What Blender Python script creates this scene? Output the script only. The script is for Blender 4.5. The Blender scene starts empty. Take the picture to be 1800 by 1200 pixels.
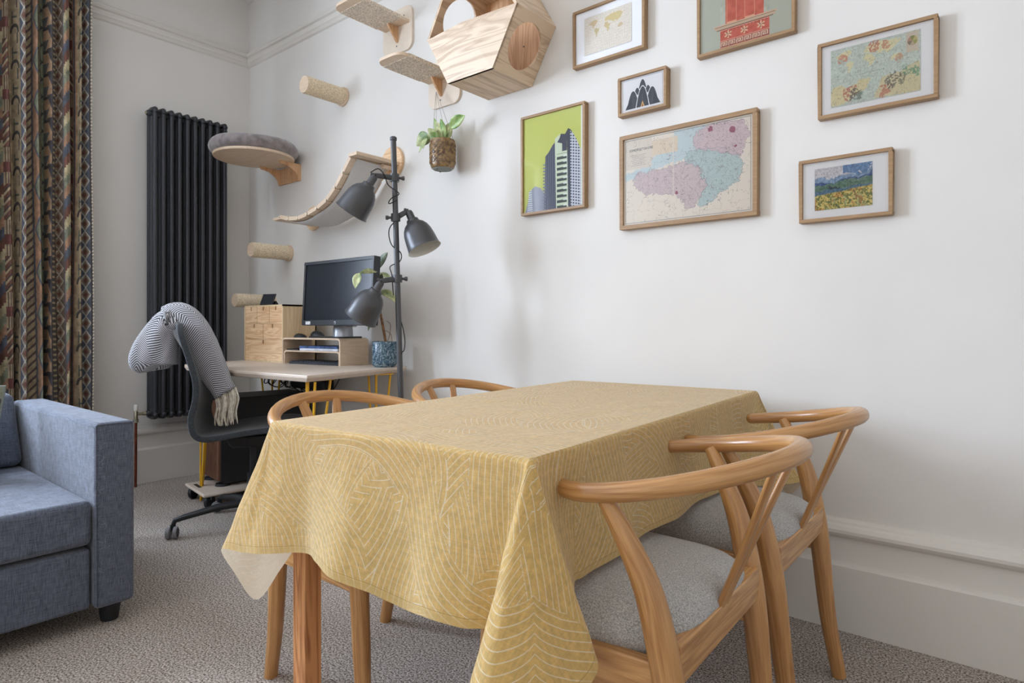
import bpy, bmesh, math, random
import numpy as np
from mathutils import Vector, Matrix
R = math.radians
random.seed(7)
S = bpy.context.scene
COL = S.collection

# ------------------------------------------------------------------ camera
cam = bpy.data.objects.new('camera', bpy.data.cameras.new('camera'))
COL.objects.link(cam)
cam.location = (4.297, -2.26, 0.97)
cam.rotation_euler = (R(90), 0, R(39.73))
cam.data.sensor_width = 36
cam.data.lens = 22.272
cam.data.shift_y = -26.2 / 1800
cam.data.clip_start = 0.05
S.camera = cam

# ------------------------------------------------------------------ world, light, exposure
S.view_settings.view_transform = 'Standard'
S.view_settings.look = 'None'
S.view_settings.gamma = 1
S.view_settings.use_curve_mapping = False
S.view_settings.exposure = 0.0
w = bpy.data.worlds.new('sky'); S.world = w; w.use_nodes = True
wn = w.node_tree.nodes; wl = w.node_tree.links
bg = wn['Background']; bg.inputs[1].default_value = 1.6
sk = wn.new('ShaderNodeTexSky'); sk.sky_type = 'HOSEK_WILKIE'; sk.turbidity = 6; sk.sun_direction = (0.8, 0.3, 0.5)
mx = wn.new('ShaderNodeMixRGB'); mx.inputs[0].default_value = .75; mx.inputs[2].default_value = (.78, .86, 1, 1)
wl.new(sk.outputs[0], mx.inputs[1]); wl.new(mx.outputs[0], bg.inputs[0])


def area(name, loc, rot, sx, sy, power, col):
    l = bpy.data.lights.new(name, 'AREA'); l.shape = 'RECTANGLE'; l.size = sx; l.size_y = sy
    l.energy = power; l.color = col
    o = bpy.data.objects.new(name, l); COL.objects.link(o)
    o.location = loc; o.rotation_euler = rot
    return o


# daylight falling through the bay window in the left wall
for yy_, pw_ in ((-2.06, 138), (-3.06, 150)):
    area('window_daylight', (-0.28, yy_, 2.0), (0, R(-90), 0), 1.35, .62, pw_, (.705, .815, 1.0))
# added warm fill from behind the camera, no window is built there
area('rear_fill', (4.2, -4.42, 1.8), (R(90), 0, 0), 2.6, 1.6, 13, (1.0, .93, .84))
# added soft overhead fill, not a fitting of the room
area('ceiling_fill', (2.9, -2.3, 3.2), (0, 0, 0), 2.6, 2.2, 10, (1.0, .87, .74))


# ------------------------------------------------------------------ colours and materials
def lin(c):
    c = c / 255.0
    return c / 12.92 if c <= .04045 else ((c + .055) / 1.055) ** 2.4


def C3(r, g, b): return (lin(r), lin(g), lin(b), 1)


class NT:
    def __init__(s, name):
        s.m = bpy.data.materials.new(name); s.m.use_nodes = True
        s.n = s.m.node_tree.nodes; s.l = s.m.node_tree.links
        s.b = s.n['Principled BSDF']; s.out = s.n['Material Output']

    def node(s, t, **k):
        n = s.n.new(t)
        for a, v in k.items(): setattr(n, a, v)
        return n

    def link(s, a, b): s.l.new(a, b)


def mat(name, col, rough=.5, spec=.5, metal=0, var=0.0, vs=30, vstretch=(1, 1, 1), bump=0.0, bs=200, bdist=.002, detail=3, sheen=0, coat=0, col2=None, uv=False, bstretch=(1, 1, 1)):
    t = NT(name); b = t.b
    b.inputs['Base Color'].default_value = C3(*col)
    b.inputs['Roughness'].default_value = rough
    b.inputs['Specular IOR Level'].default_value = spec
    b.inputs['Metallic'].default_value = metal
    if sheen: b.inputs['Sheen Weight'].default_value = sheen
    if coat: b.inputs['Coat Weight'].default_value = coat; b.inputs['Coat Roughness'].default_value = .15
    tc = t.node('ShaderNodeTexCoord'); src = tc.outputs['UV' if uv else 'Object']
    if var or col2:
        mp = t.node('ShaderNodeMapping'); mp.inputs['Scale'].default_value = vstretch
        t.link(src, mp.inputs[0])
        nz = t.node('ShaderNodeTexNoise'); nz.inputs['Scale'].default_value = vs; nz.inputs['Detail'].default_value = detail
        t.link(mp.outputs[0], nz.inputs[0])
        r = t.node('ShaderNodeValToRGB')
        c2 = col2 or tuple(max(0, c * (1 - var)) for c in col)
        c1 = col if col2 else tuple(min(255, c * (1 + var * .6)) for c in col)
        r.color_ramp.elements[0].position = .36; r.color_ramp.elements[1].position = .64
        r.color_ramp.elements[0].color = C3(*c2); r.color_ramp.elements[1].color = C3(*c1)
        t.link(nz.outputs[0], r.inputs[0]); t.link(r.outputs[0], b.inputs['Base Color'])
    if bump:
        mp = t.node('ShaderNodeMapping'); mp.inputs['Scale'].default_value = bstretch
        t.link(src, mp.inputs[0])
        n2 = t.node('ShaderNodeTexNoise'); n2.inputs['Scale'].default_value = bs; n2.inputs['Detail'].default_value = 2
        t.link(mp.outputs[0], n2.inputs[0])
        bp = t.node('ShaderNodeBump'); bp.inputs['Strength'].default_value = bump; bp.inputs['Distance'].default_value = bdist
        t.link(n2.outputs[0], bp.inputs['Height']); t.link(bp.outputs[0], b.inputs['Normal'])
    return t.m


def wood(name, c1, c2, rough=.4, grain='x', fine=1.0, uv=False, knots=False, coat=0, figure=.45):
    """straight grain along one axis (x, y or z; with uv it runs along u)"""
    t = NT(name); b = t.b
    tc = t.node('ShaderNodeTexCoord'); src = tc.outputs['UV' if uv else 'Object']
    ax = {'x': 0, 'y': 1, 'z': 2}[grain]

    def nz(along, across, det, dist):
        mp = t.node('ShaderNodeMapping'); v = [across, across, across]; v[ax] = along; mp.inputs['Scale'].default_value = v
        t.link(src, mp.inputs[0])
        n = t.node('ShaderNodeTexNoise'); n.inputs['Scale'].default_value = 1; n.inputs['Detail'].default_value = det; n.inputs['Distortion'].default_value = dist
        t.link(mp.outputs[0], n.inputs[0]); return n.outputs[0]
    broad = nz(1.3 * fine, 16 * fine, 2, .8)
    mul = t.node('ShaderNodeMath', operation='MULTIPLY'); mul.inputs[1].default_value = 12; t.link(broad, mul.inputs[0])
    pp = t.node('ShaderNodeMath', operation='PINGPONG'); pp.inputs[1].default_value = 1.0; t.link(mul.outputs[0], pp.inputs[0])
    hair = nz(9 * fine, 420 * fine, 2, .1)
    tone = nz(2, 5, 2, 0)
    a1 = t.node('ShaderNodeMath', operation='MULTIPLY'); a1.inputs[1].default_value = figure; t.link(pp.outputs[0], a1.inputs[0])
    a2 = t.node('ShaderNodeMath', operation='MULTIPLY_ADD'); a2.inputs[1].default_value = .55; t.link(hair, a2.inputs[0]); t.link(a1.outputs[0], a2.inputs[2])
    a3 = t.node('ShaderNodeMath', operation='MULTIPLY_ADD'); a3.inputs[1].default_value = .5; t.link(tone, a3.inputs[0]); t.link(a2.outputs[0], a3.inputs[2])
    r = t.node('ShaderNodeValToRGB'); r.color_ramp.elements[0].position = .32; r.color_ramp.elements[1].position = 1.0
    r.color_ramp.elements[0].color = C3(*c1); r.color_ramp.elements[1].color = C3(*c2)
    t.link(a3.outputs[0], r.inputs[0]); out = r.outputs[0]
    if knots:
        vo = t.node('ShaderNodeTexVoronoi'); vo.inputs['Scale'].default_value = 7
        t.link(tc.outputs['Object'], vo.inputs[0])
        kr = t.node('ShaderNodeValToRGB'); kr.color_ramp.elements[0].position = .04; kr.color_ramp.elements[1].position = .10
        kr.color_ramp.elements[0].color = (.32, .32, .32, 1); kr.color_ramp.elements[1].color = (1, 1, 1, 1)
        t.link(vo.outputs[0], kr.inputs[0])
        m = t.node('ShaderNodeMixRGB', blend_type='MULTIPLY'); m.inputs[0].default_value = 1
        t.link(out, m.inputs[1]); t.link(kr.outputs[0], m.inputs[2]); out = m.outputs[0]
    t.link(out, b.inputs['Base Color'])
    b.inputs['Roughness'].default_value = rough
    if coat: b.inputs['Coat Weight'].default_value = coat; b.inputs['Coat Roughness'].default_value = .18
    bp = t.node('ShaderNodeBump'); bp.inputs['Strength'].default_value = .10; bp.inputs['Distance'].default_value = .0006
    t.link(hair, bp.inputs['Height']); t.link(bp.outputs[0], b.inputs['Normal'])
    return t.m


def pix(name, arr):
    """picture drawn by this script: arr h x w x 3, sRGB 0..1, row 0 at the bottom"""
    h, wd = arr.shape[:2]
    im = bpy.data.images.new(name, wd, h)
    a = np.ones((h, wd, 4), np.float32); a[..., :3] = np.clip(arr, 0, 1)
    im.pixels.foreach_set(a.ravel()); im.update(); im.pack()
    return im


def printed(name, arr, rough=.7, transl=0, back=None, bump=0, bs=300, sheen=0, weave=None, ext='REPEAT', crinkle=0):
    t = NT(name)
    im = t.node('ShaderNodeTexImage'); im.image = pix(name, arr); im.extension = ext
    uv = t.node('ShaderNodeUVMap'); t.link(uv.outputs[0], im.inputs[0])
    out = im.outputs[0]
    if back:
        g = t.node('ShaderNodeNewGeometry'); m = t.node('ShaderNodeMixRGB')
        hh = t.node('ShaderNodeMixRGB'); hh.inputs[0].default_value = .7; hh.inputs[2].default_value = C3(*back)
        t.link(out, hh.inputs[1])
        t.link(g.outputs['Backfacing'], m.inputs[0]); t.link(out, m.inputs[1]); t.link(hh.outputs[0], m.inputs[2]); out = m.outputs[0]
    t.link(out, t.b.inputs['Base Color'])
    t.b.inputs['Roughness'].default_value = rough
    if sheen: t.b.inputs['Sheen Weight'].default_value = sheen
    nrm = None
    if crinkle:
        tc = t.node('ShaderNodeTexCoord')
        n3 = t.node('ShaderNodeTexNoise'); n3.inputs['Scale'].default_value = 16; n3.inputs['Detail'].default_value = 5; n3.inputs['Distortion'].default_value = 1.2
        t.link(tc.outputs['Object'], n3.inputs[0])
        b3 = t.node('ShaderNodeBump'); b3.inputs['Strength'].default_value = crinkle; b3.inputs['Distance'].default_value = .02
        t.link(n3.outputs[0], b3.inputs['Height']); nrm = b3.outputs[0]
    if bump:
        tc = t.node('ShaderNodeTexCoord')
        n2 = t.node('ShaderNodeTexNoise'); n2.inputs['Scale'].default_value = bs; n2.inputs['Detail'].default_value = 3
        t.link(tc.outputs['Object'], n2.inputs[0])
        bp = t.node('ShaderNodeBump'); bp.inputs['Strength'].default_value = bump; bp.inputs['Distance'].default_value = .003
        t.link(n2.outputs[0], bp.inputs['Height'])
        if nrm: t.link(nrm, bp.inputs['Normal'])
        nrm = bp.outputs[0]
    if nrm: t.link(nrm, t.b.inputs['Normal'])
    if transl:
        tr = t.node('ShaderNodeBsdfTranslucent'); ms_ = t.node('ShaderNodeMixShader'); ms_.inputs[0].default_value = transl
        t.link(out, tr.inputs[0]); t.link(t.b.outputs[0], ms_.inputs[1]); t.link(tr.outputs[0], ms_.inputs[2]); t.link(ms_.outputs[0], t.out.inputs[0])
    return t.m


def pane(name, tint=(1, 1, 1, 1)):
    t = NT(name)
    t.n.remove(t.b)
    tr = t.node('ShaderNodeBsdfTransparent'); tr.inputs[0].default_value = tint
    gl = t.node('ShaderNodeBsdfGlossy'); gl.inputs['Roughness'].default_value = .03
    fr = t.node('ShaderNodeFresnel'); fr.inputs[0].default_value = 1.28
    m = t.node('ShaderNodeMixShader')
    t.link(fr.outputs[0], m.inputs[0]); t.link(tr.outputs[0], m.inputs[1]); t.link(gl.outputs[0], m.inputs[2])
    t.link(m.outputs[0], t.out.inputs[0])
    return t.m


M = {}
M['wall'] = mat('wall_paint', (226, 221, 214), .75, .3, bump=.10, bs=9, bdist=.01, var=.012, vs=2)
M['ceil'] = mat('ceiling_paint', (236, 234, 230), .8)
M['trimw'] = mat('trim_gloss_paint', (224, 218, 209), .42, .4, bump=.05, bs=14, bdist=.004)
M['carpet'] = None
OA, OB = (150, 98, 50), (210, 160, 102)
M['oak'] = wood('oiled_oak', OA, OB, .34, 'x', 1.6, uv=True, coat=.3, figure=.3)
M['oakx'] = wood('oiled_oak_rail_lengthwise', OA, OB, .36, 'x', 1.4, coat=.25, figure=.4)
M['oaky'] = wood('oiled_oak_rail_crosswise', OA, OB, .36, 'y', 1.4, coat=.25, figure=.4)
M['pineleg'] = wood('red_pine', (150, 88, 48), (214, 152, 98), .4, 'z', 1.6, knots=True, figure=.6)
M['birch'] = wood('pale_birch_ply', (206, 178, 148), (234, 212, 186), .5, 'y', 1, figure=.2)
M['birchx'] = wood('pale_birch_board', (204, 176, 146), (234, 212, 186), .5, 'x', 1, figure=.2)
M['deskw'] = wood('desk_ply', (206, 188, 170), (230, 214, 198), .42, 'x', .8, figure=.15)
M['pine'] = wood('pine_drawers', (204, 152, 102), (246, 216, 176), .55, 'x', 1.6, figure=.4)
M['pinev'] = wood('pine_side', (204, 172, 130), (234, 210, 170), .55, 'z', 1.2, knots=True, figure=.4)
M['ash'] = wood('ash_panel_crosswise', (176, 144, 112), (224, 198, 168), .5, 'y', .9, figure=.75)
M['ashf'] = wood('ash_panel_front', (190, 160, 132), (232, 210, 184), .5, 'x', .9, figure=.7)
M['ashin'] = wood('ash_inside', (186, 134, 90), (220, 176, 134), .5, 'z', 1.1, figure=.6)
M['frame'] = wood('oak_frame', (138, 106, 70), (182, 146, 106), .45, 'x', 2, figure=.2)
M['rope'] = mat('sisal_rope', (232, 214, 184), .95, .1, var=.12, vs=160, bump=.8, bs=420, bdist=.002)
M['sisal'] = mat('sisal_mat', (224, 208, 188), .95, .1, var=.16, vs=150, bump=1, bs=260, bdist=.003)
M['plush'] = mat('grey_plush', (140, 130, 128), .95, .1, var=.16, vs=22, bump=.7, bs=120, bdist=.006, sheen=.6, detail=6)
M['canvas'] = mat('grey_canvas', (214, 210, 206), .9, .1, bump=.3, bs=500)
M['antdark'] = mat('anthracite_radiator_paint', (50, 51, 55), .45, .4)
M['lampm'] = mat('dark_grey_lamp_metal', (78, 78, 80), .38, .5, metal=.35)
M['lampin'] = mat('lamp_inside_white', (214, 212, 204), .5)
M['black'] = mat('black_plastic', (26, 27, 30), .5)
M['cable'] = mat('black_cable', (20, 20, 22), .5)
M['casem'] = mat('black_steel_case', (24, 25, 29), .55)
M['walnut'] = wood('walnut_slats', (92, 60, 42), (150, 106, 82), .5, 'z', 1.5)
M['yellow'] = mat('yellow_enamel', (226, 172, 34), .4)
M['brass'] = mat('brushed_metal_valve', (180, 172, 150), .35, metal=.9)
M['copper'] = mat('copper_pipe', (112, 56, 38), .45, metal=.4, var=.2, vs=30)
M['whitep'] = mat('white_plastic', (226, 224, 216), .4)
M['silver'] = mat('silver_stand', (182, 186, 194), .35, metal=.5)
M['screen'] = mat('dark_screen', (38, 42, 48), .22, .5)
M['bezel'] = mat('monitor_bezel', (40, 42, 46), .42)
M['woolseat'] = mat('grey_wool_seat', (178, 175, 170), .95, .1, var=.20, vs=420, bump=.5, bs=600, bdist=.002, detail=4, sheen=.2)


def linen(name, col, dark, sc=1.0):
    t = NT(name); b = t.b; tc = t.node('ShaderNodeTexCoord'); outs = []
    for v in ((30 * sc, 30 * sc, 620 * sc), (620 * sc, 620 * sc, 30 * sc), (40 * sc, 600 * sc, 40 * sc)):
        mp = t.node('ShaderNodeMapping'); mp.inputs['Scale'].default_value = v; t.link(tc.outputs['Object'], mp.inputs[0])
        n = t.node('ShaderNodeTexNoise'); n.inputs['Scale'].default_value = 1; n.inputs['Detail'].default_value = 2; t.link(mp.outputs[0], n.inputs[0]); outs.append(n.outputs[0])
    a = t.node('ShaderNodeMath', operation='ADD'); t.link(outs[0], a.inputs[0]); t.link(outs[1], a.inputs[1])
    a2 = t.node('ShaderNodeMath', operation='ADD'); t.link(a.outputs[0], a2.inputs[0]); t.link(outs[2], a2.inputs[1])
    m = t.node('ShaderNodeMath', operation='MULTIPLY'); m.inputs[1].default_value = 1 / 3; t.link(a2.outputs[0], m.inputs[0])
    r = t.node('ShaderNodeValToRGB'); r.color_ramp.elements[0].position = .36; r.color_ramp.elements[1].position = .62
    r.color_ramp.elements[0].color = C3(*dark); r.color_ramp.elements[1].color = C3(*col); t.link(m.outputs[0], r.inputs[0]); t.link(r.outputs[0], b.inputs['Base Color'])
    b.inputs['Roughness'].default_value = .9; b.inputs['Specular IOR Level'].default_value = .2; b.inputs['Sheen Weight'].default_value = .25
    bp = t.node('ShaderNodeBump'); bp.inputs['Strength'].default_value = .4; bp.inputs['Distance'].default_value = .0015; t.link(m.outputs[0], bp.inputs['Height']); t.link(bp.outputs[0], b.inputs['Normal'])
    return t.m


M['sofa'] = linen('blue_grey_linen', (108, 115, 130), (58, 62, 74)); M['sofah'] = M['sofa']
M['offfab'] = mat('charcoal_knit', (62, 66, 70), .9, .2, var=.18, vs=220, bump=.5, bs=500, sheen=.2)
M['fringe'] = mat('cream_wool_fringe', (226, 218, 202), .95, .1, var=.1, vs=60)
M['mattc'] = mat('white_mount_board', (250, 250, 252), .8)
M['leafg'] = mat('green_leaf', (92, 140, 50), .4, col2=(178, 198, 130), vs=24)
M['leafp'] = mat('pale_leaf', (214, 214, 160), .4, col2=(116, 140, 88), vs=30)
M['leafgr'] = mat('grey_green_leaf', (112, 124, 104), .4, col2=(150, 158, 138), vs=30)
M['stem'] = mat('brown_stem', (140, 100, 66), .7, var=.2, vs=60)
M['redstem'] = mat('red_sheath', (150, 84, 84), .5)
M['string'] = mat('plant_cord', (176, 166, 156), .8)
M['soil'] = mat('soil', (50, 38, 28), .95)
M['tread'] = mat('grey_caster_tread', (134, 134, 136), .6)
M['glass'] = pane('picture_glass')
M['wglass'] = pane('window_glass', (.97, .99, 1, 1))
M['papers'] = mat('blue_papers', (60, 84, 128), .6, var=.3, vs=30)
M['paperw'] = mat('white_papers', (214, 220, 232), .6, var=.08, vs=40)
M['keys'] = mat('dark_keyboard', (46, 48, 56), .5)


def carpet():
    t = NT('fleck_loop_carpet'); b = t.b
    tc = t.node('ShaderNodeTexCoord')
    n1 = t.node('ShaderNodeTexNoise'); n1.inputs['Scale'].default_value = 170; n1.inputs['Detail'].default_value = 6; n1.inputs['Roughness'].default_value = .8
    n2 = t.node('ShaderNodeTexVoronoi'); n2.inputs['Scale'].default_value = 190
    n3 = t.node('ShaderNodeTexNoise'); n3.inputs['Scale'].default_value = 5; n3.inputs['Detail'].default_value = 2
    for n in (n1, n2, n3): t.link(tc.outputs['Object'], n.inputs[0])
    r = t.node('ShaderNodeValToRGB'); e = r.color_ramp.elements
    e[0].position = .42; e[0].color = C3(88, 74, 64); e[1].position = .59; e[1].color = C3(252, 242, 232)
    x = e.new(.5); x.color = C3(190, 176, 164)
    t.link(n1.outputs[0], r.inputs[0])
    m = t.node('ShaderNodeMixRGB', blend_type='MULTIPLY'); m.inputs[0].default_value = .45
    r2 = t.node('ShaderNodeValToRGB'); r2.color_ramp.elements[0].color = (.35, .35, .35, 1); r2.color_ramp.elements[0].position = .0; r2.color_ramp.elements[1].position = .5
    t.link(n2.outputs[0], r2.inputs[0])
    inv = t.node('ShaderNodeInvert'); t.link(r2.outputs[0], inv.inputs[1])
    t.link(r.outputs[0], m.inputs[1]); t.link(inv.outputs[0], m.inputs[2])
    m.inputs[0].default_value = .25
    m2 = t.node('ShaderNodeMixRGB', blend_type='OVERLAY'); m2.inputs[0].default_value = .12
    t.link(m.outputs[0], m2.inputs[1]); t.link(n3.outputs[0], m2.inputs[2])
    t.link(m2.outputs[0], b.inputs['Base Color'])
    b.inputs['Roughness'].default_value = .98; b.inputs['Specular IOR Level'].default_value = .1
    bp = t.node('ShaderNodeBump'); bp.inputs['Strength'].default_value = .8; bp.inputs['Distance'].default_value = .0025
    t.link(n1.outputs[0], bp.inputs['Height']); t.link(bp.outputs[0], b.inputs['Normal'])
    return t.m


M['carpet'] = carpet()


def blueglaze():
    t = NT('blue_speckled_glaze'); b = t.b
    tc = t.node('ShaderNodeTexCoord')
    n1 = t.node('ShaderNodeTexNoise'); n1.inputs['Scale'].default_value = 34; n1.inputs['Detail'].default_value = 4; n1.inputs['Distortion'].default_value = 3
    t.link(tc.outputs['Object'], n1.inputs[0])
    r = t.node('ShaderNodeValToRGB'); e = r.color_ramp.elements
    e[0].position = .4; e[0].color = C3(44, 68, 84); e[1].position = .62; e[1].color = C3(150, 164, 168)
    x = e.new(.52); x.color = C3(84, 116, 136)
    t.link(n1.outputs[0], r.inputs[0]); t.link(r.outputs[0], b.inputs['Base Color'])
    b.inputs['Roughness'].default_value = .25
    return t.m


M['glaze'] = blueglaze()
M['brownglaze'] = mat('brown_embossed_glaze', (158, 128, 84), .3, .6, col2=(92, 66, 44), vs=60, bump=.2, bs=90)


# ------------------------------------------------------------------ mesh helpers
class MB:
    def __init__(s): s.v = []; s.f = []; s.uv = []; s.mi = []; s.cur = 0

    def add(s, vs, fs, uvs=None):
        o = len(s.v); s.v += [tuple(p) for p in vs]
        for k, f in enumerate(fs):
            s.f.append([i + o for i in f]); s.mi.append(s.cur)
            s.uv.append([uvs[i] for i in f] if uvs is not None and not isinstance(uvs, dict) else (uvs[k] if uvs else [(0, 0)] * len(f)))
        return s

    def box(s, lo, hi):
        x0, y0, z0 = lo; x1, y1, z1 = hi
        v = [(x, y, z) for z in (z0, z1) for y in (y0, y1) for x in (x0, x1)]
        f = [(0, 2, 3, 1), (4, 5, 7, 6), (0, 1, 5, 4), (2, 6, 7, 3), (0, 4, 6, 2), (1, 3, 7, 5)]
        return s.add(v, f, [(p[0], p[1] + p[2]) for p in v])

    def hexa(s, v):
        """8 points: bottom ring 4, top ring 4"""
        return s.add(v, [(3, 2, 1, 0), (4, 5, 6, 7), (0, 1, 5, 4), (1, 2, 6, 5), (2, 3, 7, 6), (3, 0, 4, 7)])

    def prism(s, poly, d):
        """poly: 3D points in a plane, extruded by vector d"""
        n = len(poly); d = Vector(d)
        v = [Vector(p) for p in poly] + [Vector(p) + d for p in poly]
        f = [list(range(n))[::-1], [i + n for i in range(n)]] + [(i, (i + 1) % n, (i + 1) % n + n, i + n) for i in range(n)]
        return s.add(v, f)

    def tube(s, path, rad, seg=12, caps=True, flat=None, up=None, round_caps=False):
        P = [Vector(p) for p in path]; n = len(P)
        if not hasattr(rad, '__len__'): rad = [rad] * n
        if round_caps:
            d0 = (P[0] - P[1]).normalized(); d1 = (P[-1] - P[-2]).normalized(); r0, r1 = rad[0], rad[-1]
            pre = [(P[0] + d0 * r0 * math.sin(a) * .8, r0 * math.cos(a)) for a in (1.45, 1.1, .6)]
            post = [(P[-1] + d1 * r1 * math.sin(a) * .8, r1 * math.cos(a)) for a in (.6, 1.1, 1.45)]
            P = [p for p, _ in pre] + P + [p for p, _ in post]
            rad = [r for _, r in pre] + list(rad) + [r for _, r in post]; n = len(P)
        T = [(P[min(i + 1, n - 1)] - P[max(i - 1, 0)]).normalized() for i in range(n)]
        u = Vector(up) if up else (Vector((0, 0, 1)) if abs(T[0].z) < .9 else Vector((1, 0, 0)))
        vs = []; uvs = []; L = 0
        for i in range(n):
            if i: L += (P[i] - P[i - 1]).length
            a = (u - T[i] * u.dot(T[i])).normalized(); b = T[i].cross(a)
            if not up: u = a
            fx, fy = flat if flat else (1, 1)
            for k in range(seg + 1):
                t = 2 * math.pi * k / seg
                vs.append(P[i] + a * (math.cos(t) * rad[i] * fx) + b * (math.sin(t) * rad[i] * fy))
                uvs.append((L, k / seg * .12))
        f = []; q = seg + 1
        for i in range(n - 1):
            for k in range(seg):
                f.append((i * q + k, i * q + k + 1, (i + 1) * q + k + 1, (i + 1) * q + k))
        f = [(a_, d_, c_, b_) for a_, b_, c_, d_ in f]
        if caps:
            f.append(list(range(seg))); f.append([(n - 1) * q + k for k in range(seg)][::-1])
        return s.add(vs, f, uvs)

    def lathe(s, prof, axis_o=(0, 0, 0), axis=(0, 0, 1), seg=32, closed=False, arc=None):
        A = Vector(axis).normalized(); O = Vector(axis_o)
        x = (Vector((1, 0, 0)) if abs(A.x) < .9 else Vector((0, 1, 0))); x = (x - A * x.dot(A)).normalized(); y = A.cross(x)
        vs = []; uvs = []
        for j, (r, z) in enumerate(prof):
            for k in range(seg + 1):
                t = 2 * math.pi * k / seg
                vs.append(O + A * z + (x * math.cos(t) + y * math.sin(t)) * r); uvs.append((k / seg, z))
        f = []; q = seg + 1
        for j in range(len(prof) - 1):
            for k in range(seg):
                f.append((j * q + k, j * q + k + 1, (j + 1) * q + k + 1, (j + 1) * q + k))
        return s.add(vs, f, uvs)

    def grid(s, fn, nu, nv, uvfn=None):
        vs = []; uvs = []
        for j in range(nv + 1):
            for i in range(nu + 1):
                vs.append(fn(i / nu, j / nv)); uvs.append(uvfn(i / nu, j / nv) if uvfn else (i / nu, j / nv))
        f = [(j * (nu + 1) + i, j * (nu + 1) + i + 1, (j + 1) * (nu + 1) + i + 1, (j + 1) * (nu + 1) + i) for j in range(nv) for i in range(nu)]
        return s.add(vs, f, uvs)

    def mesh(s, name, origin=(0, 0, 0), smooth=None, weld=True):
        me = bpy.data.meshes.new(name)
        O = Vector(origin)
        me.from_pydata([tuple(Vector(p) - O) for p in s.v], [], s.f)
        ul = me.uv_layers.new(name='UVMap')
        flat = [c for f in s.uv for uvp in f for c in uvp]
        if len(flat) == len(ul.data) * 2: ul.data.foreach_set('uv', flat)
        me.polygons.foreach_set('material_index', s.mi)
        if weld:
            bm = bmesh.new(); bm.from_mesh(me)
            bmesh.ops.remove_doubles(bm, verts=bm.verts, dist=1e-5)
            bm.normal_update(); bm.to_mesh(me); bm.free()
        if smooth is not None:
            me.polygons.foreach_set('use_smooth', [True] * len(me.polygons))
            if smooth < 180: me.set_sharp_from_angle(angle=R(smooth))
        me.update()
        return me


ORG = {}


def part(name, mb, m, parent=None, smooth=40, bevel=0, label=None, kind=None, fixn=True, bseg=2):
    org = ORG.get(parent.name, (0, 0, 0)) if parent else (0, 0, 0)
    me = mb.mesh(name, org, smooth)
    if fixn:
        bm = bmesh.new(); bm.from_mesh(me); bmesh.ops.recalc_face_normals(bm, faces=bm.faces); bm.to_mesh(me); bm.free()
    for k in (m if isinstance(m, (list, tuple)) else [m]): me.materials.append(k)
    o = bpy.data.objects.new(name, me); COL.objects.link(o)
    if parent: o.parent = parent; ORG[o.name] = org
    if bevel:
        b = o.modifiers.new('bevel', 'BEVEL'); b.width = bevel; b.segments = bseg; b.limit_method = 'ANGLE'; b.angle_limit = R(35)
    if label: o['label'] = label
    if kind: o['kind'] = kind
    return o


def tag(o, label, cat, group=None):
    o['label'] = label; o['category'] = cat
    if group: o['group'] = group
    return o


def thing(name, label, cat, loc=(0, 0, 0), rz=0, group=None, local=False):
    o = bpy.data.objects.new(name, None); COL.objects.link(o)
    o.location = loc; o.rotation_euler = (0, 0, rz); o.empty_display_size = .1
    tag(o, label, cat, group)
    ORG[o.name] = (0, 0, 0) if local else loc
    return o


def dup(root, loc, rz, label, group=None):
    r = root.copy(); COL.objects.link(r); r.location = loc; r.rotation_euler = (0, 0, rz); r['label'] = label
    if group: r['group'] = group
    for ch in [c for c in bpy.data.objects if c.parent == root]:
        c = ch.copy(); COL.objects.link(c); c.parent = r
        for g in [q for q in bpy.data.objects if q.parent == ch]:
            d = g.copy(); COL.objects.link(d); d.parent = c
    return r


def struct(name, mb, m, parent=None, **k):
    o = part(name, mb, m, parent, **k)
    if not parent: o['kind'] = 'structure'
    return o


def spline(pts, n):
    """Catmull-Rom through pts (tuples of any length), n samples a span"""
    P = [np.array(p, float) for p in pts]; out = []
    for i in range(len(P) - 1):
        p0 = P[i - 1] if i else 2 * P[0] - P[1]; p1, p2 = P[i], P[i + 1]
        p3 = P[i + 2] if i + 2 < len(P) else 2 * P[-1] - P[-2]
        for k in range(n):
            t = k / n
            out.append(.5 * ((2 * p1) + (-p0 + p2) * t + (2 * p0 - 5 * p1 + 4 * p2 - p3) * t * t + (-p0 + 3 * p1 - 3 * p2 + p3) * t ** 3))
    out.append(P[-1]); return out


# ------------------------------------------------------------------ room shell
W, D, H = 6.2, 4.6, 3.25
mb = MB(); mb.box((-.3, -D - .2, -.12), (W + .2, .2, 0)); struct('floor', mb, M['carpet'])
mb = MB(); mb.box((-.3, -D - .2, H), (W + .2, .2, H + .1)); struct('ceiling', mb, M['ceil'])
mb = MB(); mb.box((-.2, 0, 0), (W + .2, .15, H)); struct('wall_back', mb, M['wall'])
WY0, WY1, WZ0, WZ1 = -3.60, -1.50, .55, 2.85
mb = MB()
mb.box((-.2, WY1, 0), (0, 0, H)); mb.box((-.2, -D - .1, 0), (0, WY0, H)); mb.box((-.2, WY0, 0), (0, WY1, WZ0)); mb.box((-.2, WY0, WZ1), (0, WY1, H))
struct('wall_left', mb, M['wall'])
mb = MB(); mb.box((W, -D - .1, 0), (W + .15, 0, H)); struct('wall_right', mb, M['wall'])
mb = MB(); mb.box((-.2, -D - .15, 0), (W + .2, -D, H)); struct('wall_front', mb, M['wall'])

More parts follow.
